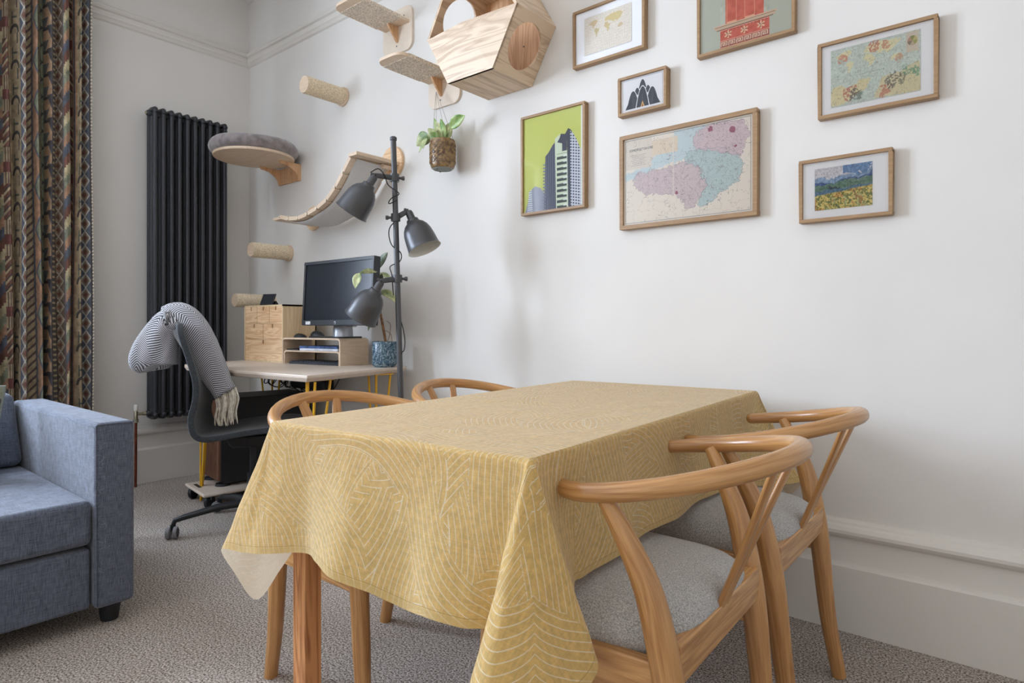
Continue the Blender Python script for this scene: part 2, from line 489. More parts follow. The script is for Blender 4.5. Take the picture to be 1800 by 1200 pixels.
# window with sashes
wf = MB()
y0, y1, z0, z1 = WY0, WY1, WZ0, WZ1
wf.box((-.14, y0, z0), (-.06, y0 + .06, z1)); wf.box((-.14, y1 - .06, z0), (-.06, y1, z1))
wf.box((-.14, y0, z0), (-.06, y1, z0 + .06)); wf.box((-.14, y0, z1 - .06), (-.06, y1, z1))
wf.box((-.13, y0, 1.66), (-.07, y1, 1.71)); wf.box((-.13, (y0 + y1) / 2 - .03, z0), (-.07, (y0 + y1) / 2 + .03, z1))
win = struct('window_1', wf, M['trimw'])
for ya, yb in ((y0 + .06, (y0 + y1) / 2 - .03), ((y0 + y1) / 2 + .03, y1 - .06)):
    for za, zb in ((z0 + .06, 1.66), (1.71, z1 - .06)):
        p = MB(); p.add([(-.10, ya, za), (-.10, yb, za), (-.10, yb, zb), (-.10, ya, zb)], [(0, 1, 2, 3)], [(0, 0)] * 4); part('pane', p, M['wglass'], win, fixn=False)
p = MB(); p.box((-.06, y0 - .05, z0 - .03), (.03, y1 + .02, z0)); part('window_sill', p, M['trimw'], win, bevel=.004)

SKP = [(0, 0), (.034, 0), (.034, .205), (.030, .212), (.022, .216), (.020, .222), (.020, .292), (.023, .298), (.034, .302), (.040, .312), (.040, .322), (.034, .334), (.024, .338), (.022, .345), (.012, .350), (0, .352)]


def run_profile(prof, a, b, out, mitre0=0, mitre1=0):
    """sweep a wall profile (offset, height) from a to b, out = direction into the room"""
    m = MB(); a = Vector(a); b = Vector(b); out = Vector(out); d = (b - a).normalized(); n = len(prof)
    v = [a + out * o + d * (o * mitre0) + Vector((0, 0, z)) for o, z in prof] + [b + out * o - d * (o * mitre1) + Vector((0, 0, z)) for o, z in prof]
    m.add(v, [(i, i + 1, i + 1 + n, i + n) for i in range(n - 1)]); return m


struct('baseboard_back', run_profile(SKP, (0, 0, 0), (W, 0, 0), (0, -1, 0), 1, 0), M['trimw'], smooth=25)
struct('baseboard_left', run_profile(SKP, (0, 0, 0), (0, -D, 0), (1, 0, 0), 1, 0), M['trimw'], smooth=25)
struct('baseboard_right', run_profile(SKP, (W, 0, 0), (W, -D, 0), (-1, 0, 0)), M['trimw'], smooth=25)
RP = [(0, -.008), (.010, 0), (.014, .010), (.024, .020), (.026, .034), (.022, .044), (.022, .050), (.034, .056), (.040, .066), (.036, .078), (.024, .084), (.018, .090), (0, .092)]
struct('trim_1', run_profile([(o, z + 2.800) for o, z in RP], (0, 0, 0), (W, 0, 0), (0, -1, 0), 1, 0), M['trimw'], smooth=25)
struct('trim_2', run_profile([(o, z + 2.800) for o, z in RP], (0, 0, 0), (0, -D, 0), (1, 0, 0), 1, 0), M['trimw'], smooth=25)


# ------------------------------------------------------------------ pictures drawn here with numpy
def vnoise(h, w_, s, seed, oct=4):
    rs = np.random.RandomState(seed); out = np.zeros((h, w_)); amp = 1; tot = 0
    for o in range(oct):
        gh, gw = int(s * 2 ** o * h / w_) + 3, int(s * 2 ** o) + 3
        g = rs.rand(gh, gw)
        yy = np.linspace(0, gh - 2.001, h); xx = np.linspace(0, gw - 2.001, w_)
        yi = yy.astype(int); xi = xx.astype(int); fy = yy - yi; fx = xx - xi
        fy = (fy * fy * (3 - 2 * fy))[:, None]; fx = (fx * fx * (3 - 2 * fx))[None]
        a = g[np.ix_(yi, xi)]; b = g[np.ix_(yi, xi + 1)]; c = g[np.ix_(yi + 1, xi)]; d = g[np.ix_(yi + 1, xi + 1)]
        out += amp * ((a * (1 - fx) + b * fx) * (1 - fy) + (c * (1 - fx) + d * fx) * fy); tot += amp; amp *= .55
    return out / tot


def canvas(h, w_, col): a = np.empty((h, w_, 3), np.float32); a[:] = np.array(col) / 255.; return a


def put(a, mask, col, k=1.0):
    c = np.array(col) / 255.
    if mask.dtype == bool: mask = mask.astype(np.float32)
    mk = (mask * k)[..., None]; a[:] = a * (1 - mk) + c * mk


def UVg(h, w_):
    v, u = np.mgrid[0:h, 0:w_]; return (u + .5) / w_, (v + .5) / h      # v up


def inpoly(u, v, pts):
    m = np.zeros(u.shape, bool); n = len(pts)
    for i in range(n):
        x0, y0 = pts[i]; x1, y1 = pts[(i + 1) % n]
        if y0 == y1: continue
        c = ((y0 > v) != (y1 > v)) & (u < (x1 - x0) * (v - y0) / (y1 - y0) + x0); m ^= c
    return m


def seg(u, v, p, q, r, asp=1):
    px, py = p; qx, qy = q
    dx, dy = (qx - px), (qy - py) / asp
    t = np.clip(((u - px) * dx + (v - py) / asp * dy) / (dx * dx + dy * dy + 1e-9), 0, 1)
    return np.hypot(u - px - t * dx, (v - py) / asp - t * dy) < r


FONT = {'A': '0E11111F111111', 'B': '1E11111E11111E', 'C': '0E11101010110E', 'D': '1E11111111111E', 'E': '1F10101E10101F', 'H': '1111111F111111',
        'I': '0E04040404040E', 'M': '111B1515111111', 'O': '0E11111111110E', 'R': '1E11111E141211', 'S': '0F10100E01011E', 'T': '1F040404040404'}


def text(a, s, x, y, px, col):
    for i, ch in enumerate(s):
        if ch not in FONT: continue
        for r in range(7):
            bits = int(FONT[ch][2 * r:2 * r + 2], 16)
            for c in range(5):
                if bits >> (4 - c) & 1:
                    X = int(x + (i * 6 + c) * px); Y = int(y + (6 - r) * px); a[Y:Y + px, X:X + px] = np.array(col) / 255.


def img_county():
    h, w_ = 520, 760; a = canvas(h, w_, (236, 226, 212)); u, v = UVg(h, w_); n = vnoise(h, w_, 6, 3) - .5; n2 = vnoise(h, w_, 60, 5, 3) - .5
    wu, wv = u + n * .07 + n2 * .055, v + n[::-1] * .07 + n2[::-1] * .07
    put(a, inpoly(wu, wv, [(0, .60), (.30, .66), (.45, .68), (.55, .70), (.50, .85), (.52, 1), (.66, 1), (.60, .72), (.20, .55), (0, .5)]), (208, 218, 218))
    sea = inpoly(wu, wv, [(0, .52), (.22, .60), (.36, .66), (.44, .63), (.52, .66), (.56, .80), (.64, 1.0), (.40, 1.02), (.40, .80), (.24, .74), (.24, .62), (0, .60)])
    put(a, sea, (204, 216, 216))
    put(a, inpoly(u, v, [(.24, .76), (.45, .76), (.45, .93), (.24, .93)]), (228, 212, 190))
    put(a, inpoly(u, v, [(0, .64), (.24, .64), (.24, 1), (0, 1)]), (224, 214, 200))
    pink = inpoly(wu, wv, [(.07, .50), (.12, .60), (.24, .58), (.34, .58), (.44, .62), (.60, .62), (.64, .50), (.66, .30), (.58, .12), (.52, .10), (.44, .28), (.34, .30), (.24, .34), (.18, .34), (.10, .42)])
    put(a, pink, (212, 194, 194), .9)
    blue = inpoly(wu, wv, [(.52, .72), (.64, .74), (.80, .72), (.90, .62), (.94, .50), (.90, .34), (.80, .24), (.66, .10), (.60, .12), (.66, .34), (.62, .56), (.52, .62)])
    put(a, blue, (188, 206, 204), .9)
    p2 = inpoly(wu, wv, [(.55, .80), (.60, .96), (.74, 1.0), (.92, .94), (.98, .80), (.92, .58), (.82, .64), (.70, .70), (.60, .74)])
    put(a, p2, (214, 194, 196), .9)
    for m_ in (pink, blue, p2):
        e = np.zeros_like(m_); e[1:] |= m_[1:] ^ m_[:-1]; e[:, 1:] |= m_[:, 1:] ^ m_[:, :-1]; put(a, e, (110, 96, 104), .55)
    put(a, (np.abs(vnoise(h, w_, 40, 9, 3) - .5) < .012) & (pink | blue | p2), (96, 84, 92), .45)
    put(a, (np.abs(vnoise(h, w_, 16, 12, 4) - .5) < .006), (120, 104, 104), .5)
    for c, r in (((.44, .30), .016), ((.70, .93), .024), ((.86, .88), .026), ((.88, .70), .014)):
        put(a, np.hypot(u - c[0], (v - c[1]) * h / w_) < r * (.8 + n2), (150, 74, 96), .8)
    put(a, np.abs(u - .415) < .004, (236, 228, 216), .6)
    text(a, 'SOMERSETSHIRE', 36, 440, 2, (70, 62, 66))
    for k in range(7): put(a, (np.abs(v - (.80 - k * .02)) < .002) & (u > .06 + .01 * (k % 3)) & (u < .19 - .012 * (k % 2)), (130, 120, 120), .6)
    put(a, (u < .012) | (u > .988) | (v < .016) | (v > .984), (232, 224, 212))
    e = ((np.abs(u - .016) < .0014) | (np.abs(u - .984) < .0014)) & (v > .02) & (v < .98) | ((np.abs(v - .022) < .002) | (np.abs(v - .978) < .002)) & (u > .016) & (u < .984)
    put(a, e, (80, 78, 84), .8)
    return a


AM = [[(.06, .84), (.14, .92), (.24, .95), (.27, .86), (.22, .78), (.185, .72), (.20, .66), (.165, .68), (.13, .76), (.09, .80)],
      [(.20, .64), (.26, .64), (.30, .57), (.26, .46), (.235, .36), (.215, .36), (.215, .50), (.19, .58)],
      [(.40, .62), (.44, .74), (.50, .74), (.545, .62), (.56, .60), (.53, .52), (.51, .42), (.485, .42), (.475, .55)],
      [(.42, .80), (.45, .92), (.58, .97), (.78, .96), (.88, .90), (.80, .80), (.76, .72), (.70, .66), (.66, .74), (.62, .66), (.57, .74), (.50, .78)],
      [(.74, .52), (.80, .60), (.86, .54), (.82, .44), (.75, .45)]]


def img_world(kind):
    h, w_ = 300, 460
    n = vnoise(h, w_, 9, 21 + kind) - .5; nf = vnoise(h, w_, 60, 31 + kind, 3) - .5; u, v = UVg(h, w_)
    if kind == 0:
        a = canvas(h, w_, (232, 224, 212)); a += (nf * .12)[..., None]
        put(a, (np.abs((u * 22) % 1 - .5) > .46) | (np.abs((v * 14) % 1 - .5) > .46), (196, 184, 168), .5)
        for i, p in enumerate(AM):
            q = [(.05 + x * .92, .14 + y * .78) for x, y in p]
            put(a, inpoly(u + n * .05 + nf * .05, v + n[::-1] * .06 + nf * .03, q), ((210, 186, 138), (198, 182, 130), (206, 184, 130), (214, 194, 132), (206, 184, 144))[i], .8)
        put(a, np.abs(nf) < .012, (180, 160, 120), .25)
    else:
        a = canvas(h, w_, (206, 216, 206)); a += (nf * .16)[..., None]
        for i, p in enumerate(AM):
            q = [(x * .92, .30 + y * .68) for x, y in p]
            put(a, inpoly(u + n * .05 + nf * .05, v + n[::-1] * .06 + nf * .05, q), (232, 224, 182), .9)
        for c, r, col in (((.14, .80), .05, (206, 130, 104)), ((.50, .90), .07, (196, 112, 92)), ((.62, .88), .05, (206, 140, 110)), ((.77, .62), .04, (206, 150, 120))):
            put(a, (np.hypot(u - c[0], (v - c[1]) * .65) + n * .06 < r) & (nf > -.06), col, .7)
        put(a, inpoly(u + n * .06, v + nf * .04, [(0, .02), (.02, .34), (.14, .36), (.20, .26), (.34, .40), (.48, .38), (.42, .22), (.28, .14), (.14, .02)]), (228, 216, 170), .9)
        put(a, inpoly(u + n * .08, v + nf * .05, [(.50, .02), (.56, .22), (.60, .36), (.76, .38), (1, .50), (1, 0)]), (222, 210, 170), .9)
        for c, r, col in (((.22, .20), .08, (184, 92, 84)), ((.30, .14), .07, (96, 112, 104)), ((.62, .14), .07, (196, 116, 98)), ((.68, .26), .08, (98, 98, 96)), ((.80, .24), .05, (120, 120, 100)), ((.90, .40), .06, (112, 160, 128)), ((.98, .34), .05, (112, 160, 128))):
            put(a, (np.hypot(u - c[0], (v - c[1]) * .65) + n * .14 < r) & (nf > -.03), col, .65)
        put(a, (np.abs(vnoise(h, w_, 26, 77) - .5) < .010), (120, 112, 96), .6)
        put(a, inpoly(u, v, [(.85, .66), (.98, .66), (.98, .99), (.85, .99)]), (216, 200, 178), .8)
        for k in range(6):
            an = (np.arctan2((v - .84) * .65, u - .915) / (2 * np.pi) * 6) % 6
            put(a, (np.hypot(u - .915, (v - .84) * .65) < .052) & (an.astype(int) == k), ((200, 190, 130), (150, 150, 96), (190, 150, 130), (140, 128, 112), (198, 178, 150), (170, 170, 110))[k])
        put(a, (np.abs(v - .47 - .03 * u) < .004) & (u > .34) & (u < .62) & ((u * 60) % 1 < .6), (90, 90, 90), .7)
    return a


def img_deco():
    h, w_ = 240, 340; a = canvas(h, w_, (232, 230, 230)); u, v = UVg(h, w_); asp = h / w_
    X = (u - .5) * .94; Y = v * asp * .98
    put(a, ((np.abs(X) > .485) | (v < .03) | (v > .97)) & (np.abs(X) < .492), (200, 200, 206))
    def fan(cx, cy, r, hh, col):
        dx = (X - cx) / r; dy = (Y - cy) / hh
        m = (dy > 0) & (np.abs(dx) < np.sqrt(np.clip(1 - dy, 0, 1)))
        put(a, m, (236, 234, 234)); m2 = (dy > 0) & (np.abs(dx) * 1.10 < np.sqrt(np.clip(.95 - dy, 0, 1)))
        put(a, m2, col); ang = np.abs(dx) / (1.02 - dy + 1e-6)
        put(a, m2 & ((ang * 9) % 1 < .18) & (dy > .02), (150, 152, 160), .7)
    fan(0, .44, .10, .20, (44, 46, 54)); fan(-.13, .32, .09, .16, (52, 54, 62)); fan(.13, .32, .09, .16, (52, 54, 62)); fan(0, .30, .09, .15, (60, 62, 70))
    fan(-.23, .04, .17, .40, (48, 50, 58)); fan(.23, .04, .17, .40, (48, 50, 58)); fan(0, .04, .17, .46, (44, 46, 54))
    for sx in (-1, 1): put(a, inpoly(X * sx, Y, [(.24, .04), (.42, .04), (.28, .30)]), (52, 54, 62))
    put(a, inpoly(X, Y, [(-.05, .04), (.05, .04), (0, .17)]), (222, 172, 110)); put(a, inpoly(X, Y, [(-.022, .04), (.022, .04), (0, .11)]), (120, 84, 60))
    put(a, Y < .04, (232, 230, 230)); return a


def img_tower():
    h, w_ = 640, 480; a = canvas(h, w_, (194, 198, 100)); u, v = UVg(h, w_)
    put(a, u > .965, (226, 226, 222))
    put(a, inpoly(u, v, [(.02, 0), (.08, .12), (.10, .22), (.16, .25), (.20, .27), (.30, .24), (.34, .20), (.40, .16), (.40, 0)]), (148, 150, 162))
    put(a, inpoly(u, v, [(.06, 0), (.09, .22), (.14, .24), (.16, 0)]) & ((v * 44) % 1 < .5), (214, 216, 220))
    put(a, inpoly(u, v, [(.36, 0), (.38, .56), (.44, .60), (.50, .66), (.56, .70), (.56, 0)]), (66, 68, 84))
    for k in range(5): put(a, inpoly(u, v, [(.38 + k * .035, 0), (.395 + k * .035, .56 + .03 * k), (.405 + k * .035, .56 + .03 * k), (.392 + k * .035, 0)]), (112, 114, 130), .8)
    put(a, (u > .34) & (u < .38) & (v < .50) & ((v * 30) % 1 < .5), (120, 122, 134))
    put(a, inpoly(u, v, [(.56, 0), (.54, .72), (.62, .76), (.66, .70), (.66, .58), (.76, .58), (.76, 0)]), (206, 214, 186))
    put(a, (u > .575) & (u < .735) & (v < .56) & ((v * 18) % 1 < .52), (52, 60, 54))
    put(a, (u > .68) & (u < .75) & (v < .56) & ((v * 18) % 1 > .40) & ((v * 18) % 1 < .75), (222, 228, 214))
    put(a, inpoly(u, v, [(.76, 0), (.74, .70), (.72, .76), (.76, .80), (.80, .78), (.82, .76), (.80, 0)]), (58, 60, 72))
    put(a, inpoly(u, v, [(.58, .68), (.62, .72), (.64, .76), (.70, .75), (.74, .76), (.74, .58), (.66, .58), (.66, .66)]), (62, 64, 76))
    m = inpoly(u, v, [(.80, 0), (.79, .77), (.84, .74), (.90, .66), (.96, .56), (.965, 0)])
    put(a, m, (206, 208, 214)); put(a, m & ((v * 34 + u * 6) % 1 < .55) & ((u * 24) % 1 < .6), (74, 76, 92))
    return a


def img_pedestal():
    h, w_ = 560, 420; a = canvas(h, w_, (188, 192, 176)); u, v = UVg(h, w_); n = vnoise(h, w_, 20, 4) - .5; v = .05 + v * 2.25; FA = h / w_ / 2.25
    red = (204, 96, 76)
    put(a, (u > .23) & (u < .77) & (v > .0) & (v < .46), red); put(a, (u > .29) & (u < .71) & (v > .46), (206, 100, 78))
    a += np.where(((u > .23) & (u < .77)), n * .16, 0)[..., None]
    put(a, (u > .17) & (u < .83) & (v > .42) & (v < .47), (206, 180, 150)); put(a, (u > .15) & (u < .85) & (v > .47) & (v < .50), (222, 186, 158))
    put(a, (u > .19) & (u < .81) & (v > .405) & (v < .42), (122, 104, 90)); put(a, (u > .17) & (u < .83) & (np.abs(v - .47) < .004), (90, 70, 56))
    for vv in (.07, .085, .185, .20): put(a, (u > .23) & (u < .77) & (np.abs(v - vv) < .0035), (236, 196, 168) if vv in (.07, .20) else (130, 70, 56))
    b = (u > .235) & (u < .765) & (v > .092) & (v < .178); put(a, b, (148, 92, 78))
    K = ["11111110", "00000010", "11111010", "10001010", "10111010", "10100010", "10111110", "10000000"]
    cu = ((u - .235) / .53 * 6 * 8).astype(int) % 8; cv = np.clip(((.178 - v) / .086 * 8).astype(int), 0, 7)
    kk = np.array([[int(c) for c in r] for r in K]); put(a, b & (kk[cv, cu] == 1), (236, 204, 176))
    for cx in (.32, .50, .68):
        an = np.arctan2((v - .30) * FA, u - cx); rr = np.hypot(u - cx, (v - .30) * FA)
        put(a, (rr < .040 * np.abs(np.sin(an * 3)) + .006) , (232, 196, 160)); put(a, (rr < .030 * np.abs(np.sin(an * 3 + .6)) * (np.cos(an * 3) > .3)), (110, 60, 50))
    put(a, (u > .25) & (u < .75) & (np.abs(v - .375) < .008) & ((u * 26) % 1 < .3), (110, 60, 50)); put(a, (u > .23) & (u < .77) & (np.abs(v - .392) < .003), (236, 196, 168))
    for cx in (.36, .56): put(a, ((np.abs(u - cx) < .055) & (v > .50)) & ~((np.abs(u - cx) < .050) & (v > .53)), (232, 176, 140))
    return a


def img_landscape():
    h, w_ = 220, 320; u, v = UVg(h, w_); n = vnoise(h, w_, 8, 41) - .5; nf = vnoise(h, w_, 40, 43, 3) - .5
    a = canvas(h, w_, (206, 202, 206)); put(a, (v + n * .4 > .86) & (u > .5), (104, 138, 178))
    put(a, (v + n * .25 < .74 + .10 * u) & (v > .5), (120, 150, 184), .8); put(a, (v + n * .15 < .64 + .22 * np.clip(u - .4, 0, 1)), (66, 92, 138))
    put(a, v + n * .12 < .58 + .12 * u, (92, 124, 104)); put(a, (v + n * .2 < .54) & (u > .25) & (u < .45), (44, 60, 64))
    put(a, v + n * .08 < .46 + .06 * u, (84, 116, 138)); put(a, v + n * .06 < .34 + .14 * u, (184, 160, 72))
    f = v + n * .06 < .33 + .14 * u
    put(a, f & (nf > .03), (206, 186, 104)); put(a, f & (nf < -.05), (122, 134, 74)); put(a, f & (v < .3) & (n > .02), (170, 176, 120), .7); put(a, f & (vnoise(h, w_, 14, 8) > .60), (176, 112, 48), .6)
    a += (nf * .35)[..., None]; return a


def frame(name, label, x0, x1, z0, z1, art, wid=.011, dep=.030, m=(0, 1, 0, 1), group='framed pictures on the long wall', whiteback=True):
    t = thing(name, label, 'picture', ((x0 + x1) / 2, 0, (z0 + z1) / 2), group=group)
    f = MB(); yf = -dep
    for a, b in (((x0, z0), (x1, z0 + wid)), ((x0, z1 - wid), (x1, z1))): f.box((a[0], yf, a[1]), (b[0], -.001, b[1]))
    for a, b in (((x0, z0 + wid), (x0 + wid, z1 - wid)), ((x1 - wid, z0 + wid), (x1, z1 - wid))): f.box((a[0], yf, a[1]), (b[0], -.001, b[1]))
    part('frame', f, M['frame'], t, bevel=.0012)
    X0, X1, Z0, Z1 = x0 + wid, x1 - wid, z0 + wid, z1 - wid
    b = MB(); b.box((X0, -dep + .010, Z0), (X1, -dep + .014, Z1)); part('mount_board', b, M['mattc'], t)
    u0, u1, v0, v1 = [m[0], m[1], m[2], m[3]]
    w_, h_ = x1 - x0, z1 - z0
    px0, px1 = max(X0, x0 + u0 * w_), min(X1, x0 + u1 * w_); pz0, pz1 = max(Z0, z0 + v0 * h_), min(Z1, z0 + v1 * h_); y = -dep + .0085
    p = MB(); p.add([(px0, y, pz0), (px1, y, pz0), (px1, y, pz1), (px0, y, pz1)], [(0, 1, 2, 3)], [(0, 0), (1, 0), (1, 1), (0, 1)])
    part('print', p, printed(name + '_print', art, .6, ext='EXTEND'), t, fixn=False)
    g = MB(); y = -dep + .005; g.add([(X0, y, Z0), (X1, y, Z0), (X1, y, Z1), (X0, y, Z1)], [(0, 1, 2, 3)], [(0, 0)] * 4); part('glass', g, M['glass'], t, fixn=False)
    return t


frame('framed_poster', 'tall framed poster of a dark tower block on lime green, leftmost picture', 2.495, 2.837, 1.470, 1.9146, img_tower())
frame('framed_map', 'largest frame, antique county map tinted pink and blue', 3.004, 3.547, 1.3567, 1.7305, img_county(), wid=.016, m=(0, 1, 0, 1))
frame('framed_map', 'framed green world map with white mount at upper right', 3.742, 4.070, 1.6451, 1.8907, img_world(1), m=(.115, .865, .13, .88))
frame('framed_map', 'framed beige and gold world map beside the hexagonal cat house', 2.778, 3.114, 2.0605, 2.3000, img_world(0), m=(.16, .82, .18, .83))
frame('framed_print', 'smallest frame, black fan shapes on white paper', 3.000, 3.209, 1.8083, 1.9627, img_deco(), m=(.10, .91, .10, .91), dep=.036)
frame('framed_poster', 'framed print of a red patterned pedestal cut off by the top edge', 3.329, 3.671, 1.9575, 2.412, img_pedestal())
frame('framed_painting', 'small framed landscape of yellow field and blue hills, lowest at right', 3.684, 3.954, 1.3126, 1.5192, img_landscape(), m=(.175, .795, .18, .84))

# ------------------------------------------------------------------ radiator
rad = thing('column_radiator', 'tall anthracite column radiator on the left wall', 'radiator', (.10, -.46, .40))
zb, zt = .405, 2.313
for i in range(10):
    y = -.677 + i * .0478; m_ = MB()
    for x in (.058, .103, .148):
        m_.tube([(x, y, zb + .02), (x, y, zt - .02)], .0135, 10, caps=False)
    for za, sg in ((zb, -1), (zt, 1)):
        m_.tube([(.050, y, za - sg * .028), (.058, y, za - sg * .014), (.103, y, za - sg * .010), (.148, y, za - sg * .014), (.156, y, za - sg * .028)], [.015, .0155, .016, .0155, .015], 10, round_caps=True)
    part('column_section', m_, M['antdark'], rad, smooth=60)
hb = MB()
for z in (zb + .035, zt - .035): part('header_pipe', MB().tube([(.103, -.70, z), (.103, -.225, z)], .019, 14, round_caps=True), M['antdark'], rad)
p = MB(); p.lathe([(0, 0), (.012, 0), (.012, .012), (.006, .016), (0, .018)], (.103, -.702, zt - .035), (0, -1, 0), 14); part('bleed_plug', p, M['brass'], rad)
for z in (.75, 1.95): p = MB(); p.box((.0, -.60, z), (.05, -.57, z + .05)); part('wall_bracket', p, M['antdark'], rad)
rv = thing('radiator_valve', 'metal radiator valve with copper pipe beside the sofa arm', 'valve', (.10, -.765, 0))
p = MB(); p.tube([(.10, -.770, 0), (.10, -.768, .40)], .008, 12); part('pipe', p, M['copper'], rv)
p = MB(); p.lathe([(.0, .39), (.015, .39), (.015, .41), (.011, .412), (.011, .455), (.008, .46), (0, .46)], (.10, -.768, 0), (0, 0, 1), 16); p.tube([(.10, -.768, .44), (.10, -.70, .44)], [.009, .009], 12); p.lathe([(.0, 0), (.014, 0), (.014, .014), (0, .014)], (.10, -.728, .44), (0, 1, 0), 6); part('valve_body', p, M['brass'], rv)
p = MB(); p.lathe([(0, .46), (.010, .46), (.012, .468), (.012, .492), (.008, .498), (0, .498)], (.10, -.768, 0), (0, 0, 1), 14); part('cap', p, M['whitep'], rv)


# ------------------------------------------------------------------ curtain
def img_curtain():
    h, w_ = 1000, 760; v, u = np.mgrid[0:h, 0:w_]; u = (u + .5) / w_; v = (v + .5) / h   # tile .60 m x .79 m
    a = canvas(h, w_, (176, 156, 128)); n = vnoise(h, w_, 40, 2, 3) - .5
    TAN = (190, 168, 132); PEA = (196, 148, 116); SL = (84, 96, 116); RU = (120, 74, 62); CR = (222, 206, 160); DK = (58, 56, 60); SG = (142, 150, 126); BR = (104, 84, 70)
    ed = [0, .10, .20, .235, .33, .44, .55, .60, .70, .80, .90, 1.0]
    def band(k): return (u >= ed[k]) & (u < ed[k + 1]), (u - ed[k]) / (ed[k + 1] - ed[k])
    def tri(x): return np.abs((x % 1) - .5) * 2
    m, x = band(0); put(a, m, SL); z = tri(v * 14); put(a, m & (np.abs(x - .5) < .42 * z + .04), (150, 132, 116)); put(a, m & (np.abs(np.abs(x - .5) - .42 * z) < .06), (226, 222, 212)); put(a, m & (np.abs(x - .5) + np.abs(tri(v * 14 + .5) - 0) * .5 < .22), RU)
    m, x = band(1); put(a, m, TAN); q = (v * 6) % 1; put(a, m & (np.abs(np.hypot(x - .5, (q - .3) * 1.5) - .32) < .07) & (q > .3), DK); put(a, m & (np.abs(x - .3) < .05) & (q < .3), DK); put(a, m & (np.abs(x - .7) < .04) & (q > .55) & (q < .9), (80, 92, 84)); put(a, m & (np.abs(q - .75) < .03) & (x > .3) & (x < .75), (80, 92, 84))
    m, x = band(2); put(a, m, PEA); put(a, m & (np.abs(x - .5) < .2), SL)
    m, x = band(3); put(a, m, (206, 184, 146)); s = (v * 22 + np.abs(x - .5) * 1.6); big = (v * 3) % 1
    put(a, m & (s % 1 < .5) & (big < .5), RU); put(a, m & (s % 1 > .82) & (big < .5), DK); put(a, m & (big >= .5) & ((x * 5) % 1 < .4), BR); put(a, m & (big > .66) & (big < .80), (116, 60, 58))
    m, x = band(4); s = ((v * 4.0 + np.floor(x * 9) / 9 * .45) * 5).astype(int) % 5
    for k, c in enumerate((SL, PEA, SG, CR, RU)): put(a, m & (s == k), c)
    put(a, m & (x > .93), SL)
    m, x = band(5); put(a, m, BR); z = tri(v * 16); put(a, m & (np.abs(x - .5) < .40 * z), (160, 132, 104)); put(a, m & (np.abs(np.abs(x - .5) - .40 * z) < .05), (216, 206, 188)); put(a, m & (np.abs(x - .5) < .40 * z - .22), RU)
    m, x = band(6); put(a, m, (70, 66, 70)); put(a, m & (((v * 40) % 1) < .4) & (np.abs(x - .5) < .3), (180, 160, 120))
    m, x = band(7); put(a, m, (200, 160, 124)); z = (v * 9) % 1; put(a, m & (x < .9 * z) & (z < .62), (60, 62, 76)); put(a, m & (x > 1.3 - z) & (z > .5), (92, 100, 104)); put(a, m & (np.abs(z - .5) < .07), DK)
    m, x = band(8); put(a, m, SG); z = tri(v * 12); put(a, m & (np.abs(x - .8 * z - .1) < .09), DK); put(a, m & (np.abs(x - .5) < .1), TAN)
    m, x = band(9); put(a, m, PEA); q = (v * 5) % 1; put(a, m & (np.abs(x - .5) + np.abs(q - .5) * 1.4 < .48), SL); put(a, m & (np.abs(x - .5) + np.abs(q - .5) * 1.4 < .36), SG)
    m, x = band(10); put(a, m, TAN); put(a, m & (((v * 26 + x * 2) % 1) < .35), (88, 72, 70)); put(a, m & (np.abs(x - .1) < .08), SL)
    a *= (1 + n * .5)[..., None]; a *= (.93 + .07 * np.sin(v * h * 1.3))[..., None]
    return np.clip((a * .76 + np.array([.50, .44, .37]) * .24) * .98, 0, 1)


def fold_x(y):
    s = (y + 1.0) / -.052
    return .150 + .040 * math.sin(s * 2 * math.pi * .78 + .4) + .022 * math.sin(s * 2 * math.pi * .33 + 1.2) + .010 * math.sin(s * 2 * math.pi * 1.7)


cur = thing('curtain', 'full length kilim patterned curtain with dark stripes and zigzags', 'curtain', (.15, -1.35, .02))
NU = 260; arc = [0]; ys = [-1.028 - .80 * i / NU for i in range(NU + 1)]
for i in range(NU): arc.append(arc[-1] + math.hypot(ys[i + 1] - ys[i], fold_x(ys[i + 1]) - fold_x(ys[i])))


def cur_pt(u, v):
    y = -1.028 - .80 * u; z = .02 + 3.0 * v
    lean = (1 - v) * .05 * (u * 1.2)
    return (fold_x(y) + .010 * math.sin(v * 7 + y * 20) * (1 - v), y + .012 * math.sin(v * 5 + u * 40) * (1 - v) + lean, z)


p = MB(); p.grid(cur_pt, NU, 40, lambda u, v: (arc[int(round(u * NU))] / .86, 3.0 * v / 1.13))
part('cloth', p, printed('kilim_curtain_cloth', img_curtain(), .9, bump=.3, bs=900), cur, smooth=180, fixn=False)
p = MB()
for k in range(150):
    z = .03 + k * .0198; x, y, _ = cur_pt(0, (z - .02) / 3.0); p.lathe([(0, -.0065), (.005, -.004), (.0065, 0), (.005, .004), (0, .0065)], (x, y + .008, z), (0, 0, 1), 6)
part('bobble_trim', p, mat('cream_bobbles', (206, 196, 176), .9), cur, kind='stuff')
p = MB(); p.tube([(cur_pt(0, t)[0], cur_pt(0, t)[1] + .001, .02 + 3 * t) for t in np.linspace(0, 1, 20)], .0045, 6); part('edge_cord', p, mat('dark_trim_cord', (70, 62, 60), .9), cur)
p = MB(); p.tube([(.15, -.92, 3.04), (.15, -4.2, 3.04)], .014, 12, round_caps=True); tag(part('curtain_pole', p, M['lampm']), 'dark metal curtain pole above the window', 'curtain pole')

# ------------------------------------------------------------------ sofa
sf = thing('sofa', 'blue grey linen sofa with square arm, left edge of the photo', 'sofa', (1.5, -2.4, 0))


def soft(lo, hi, r=.02): m_ = MB(); m_.box(lo, hi); return m_


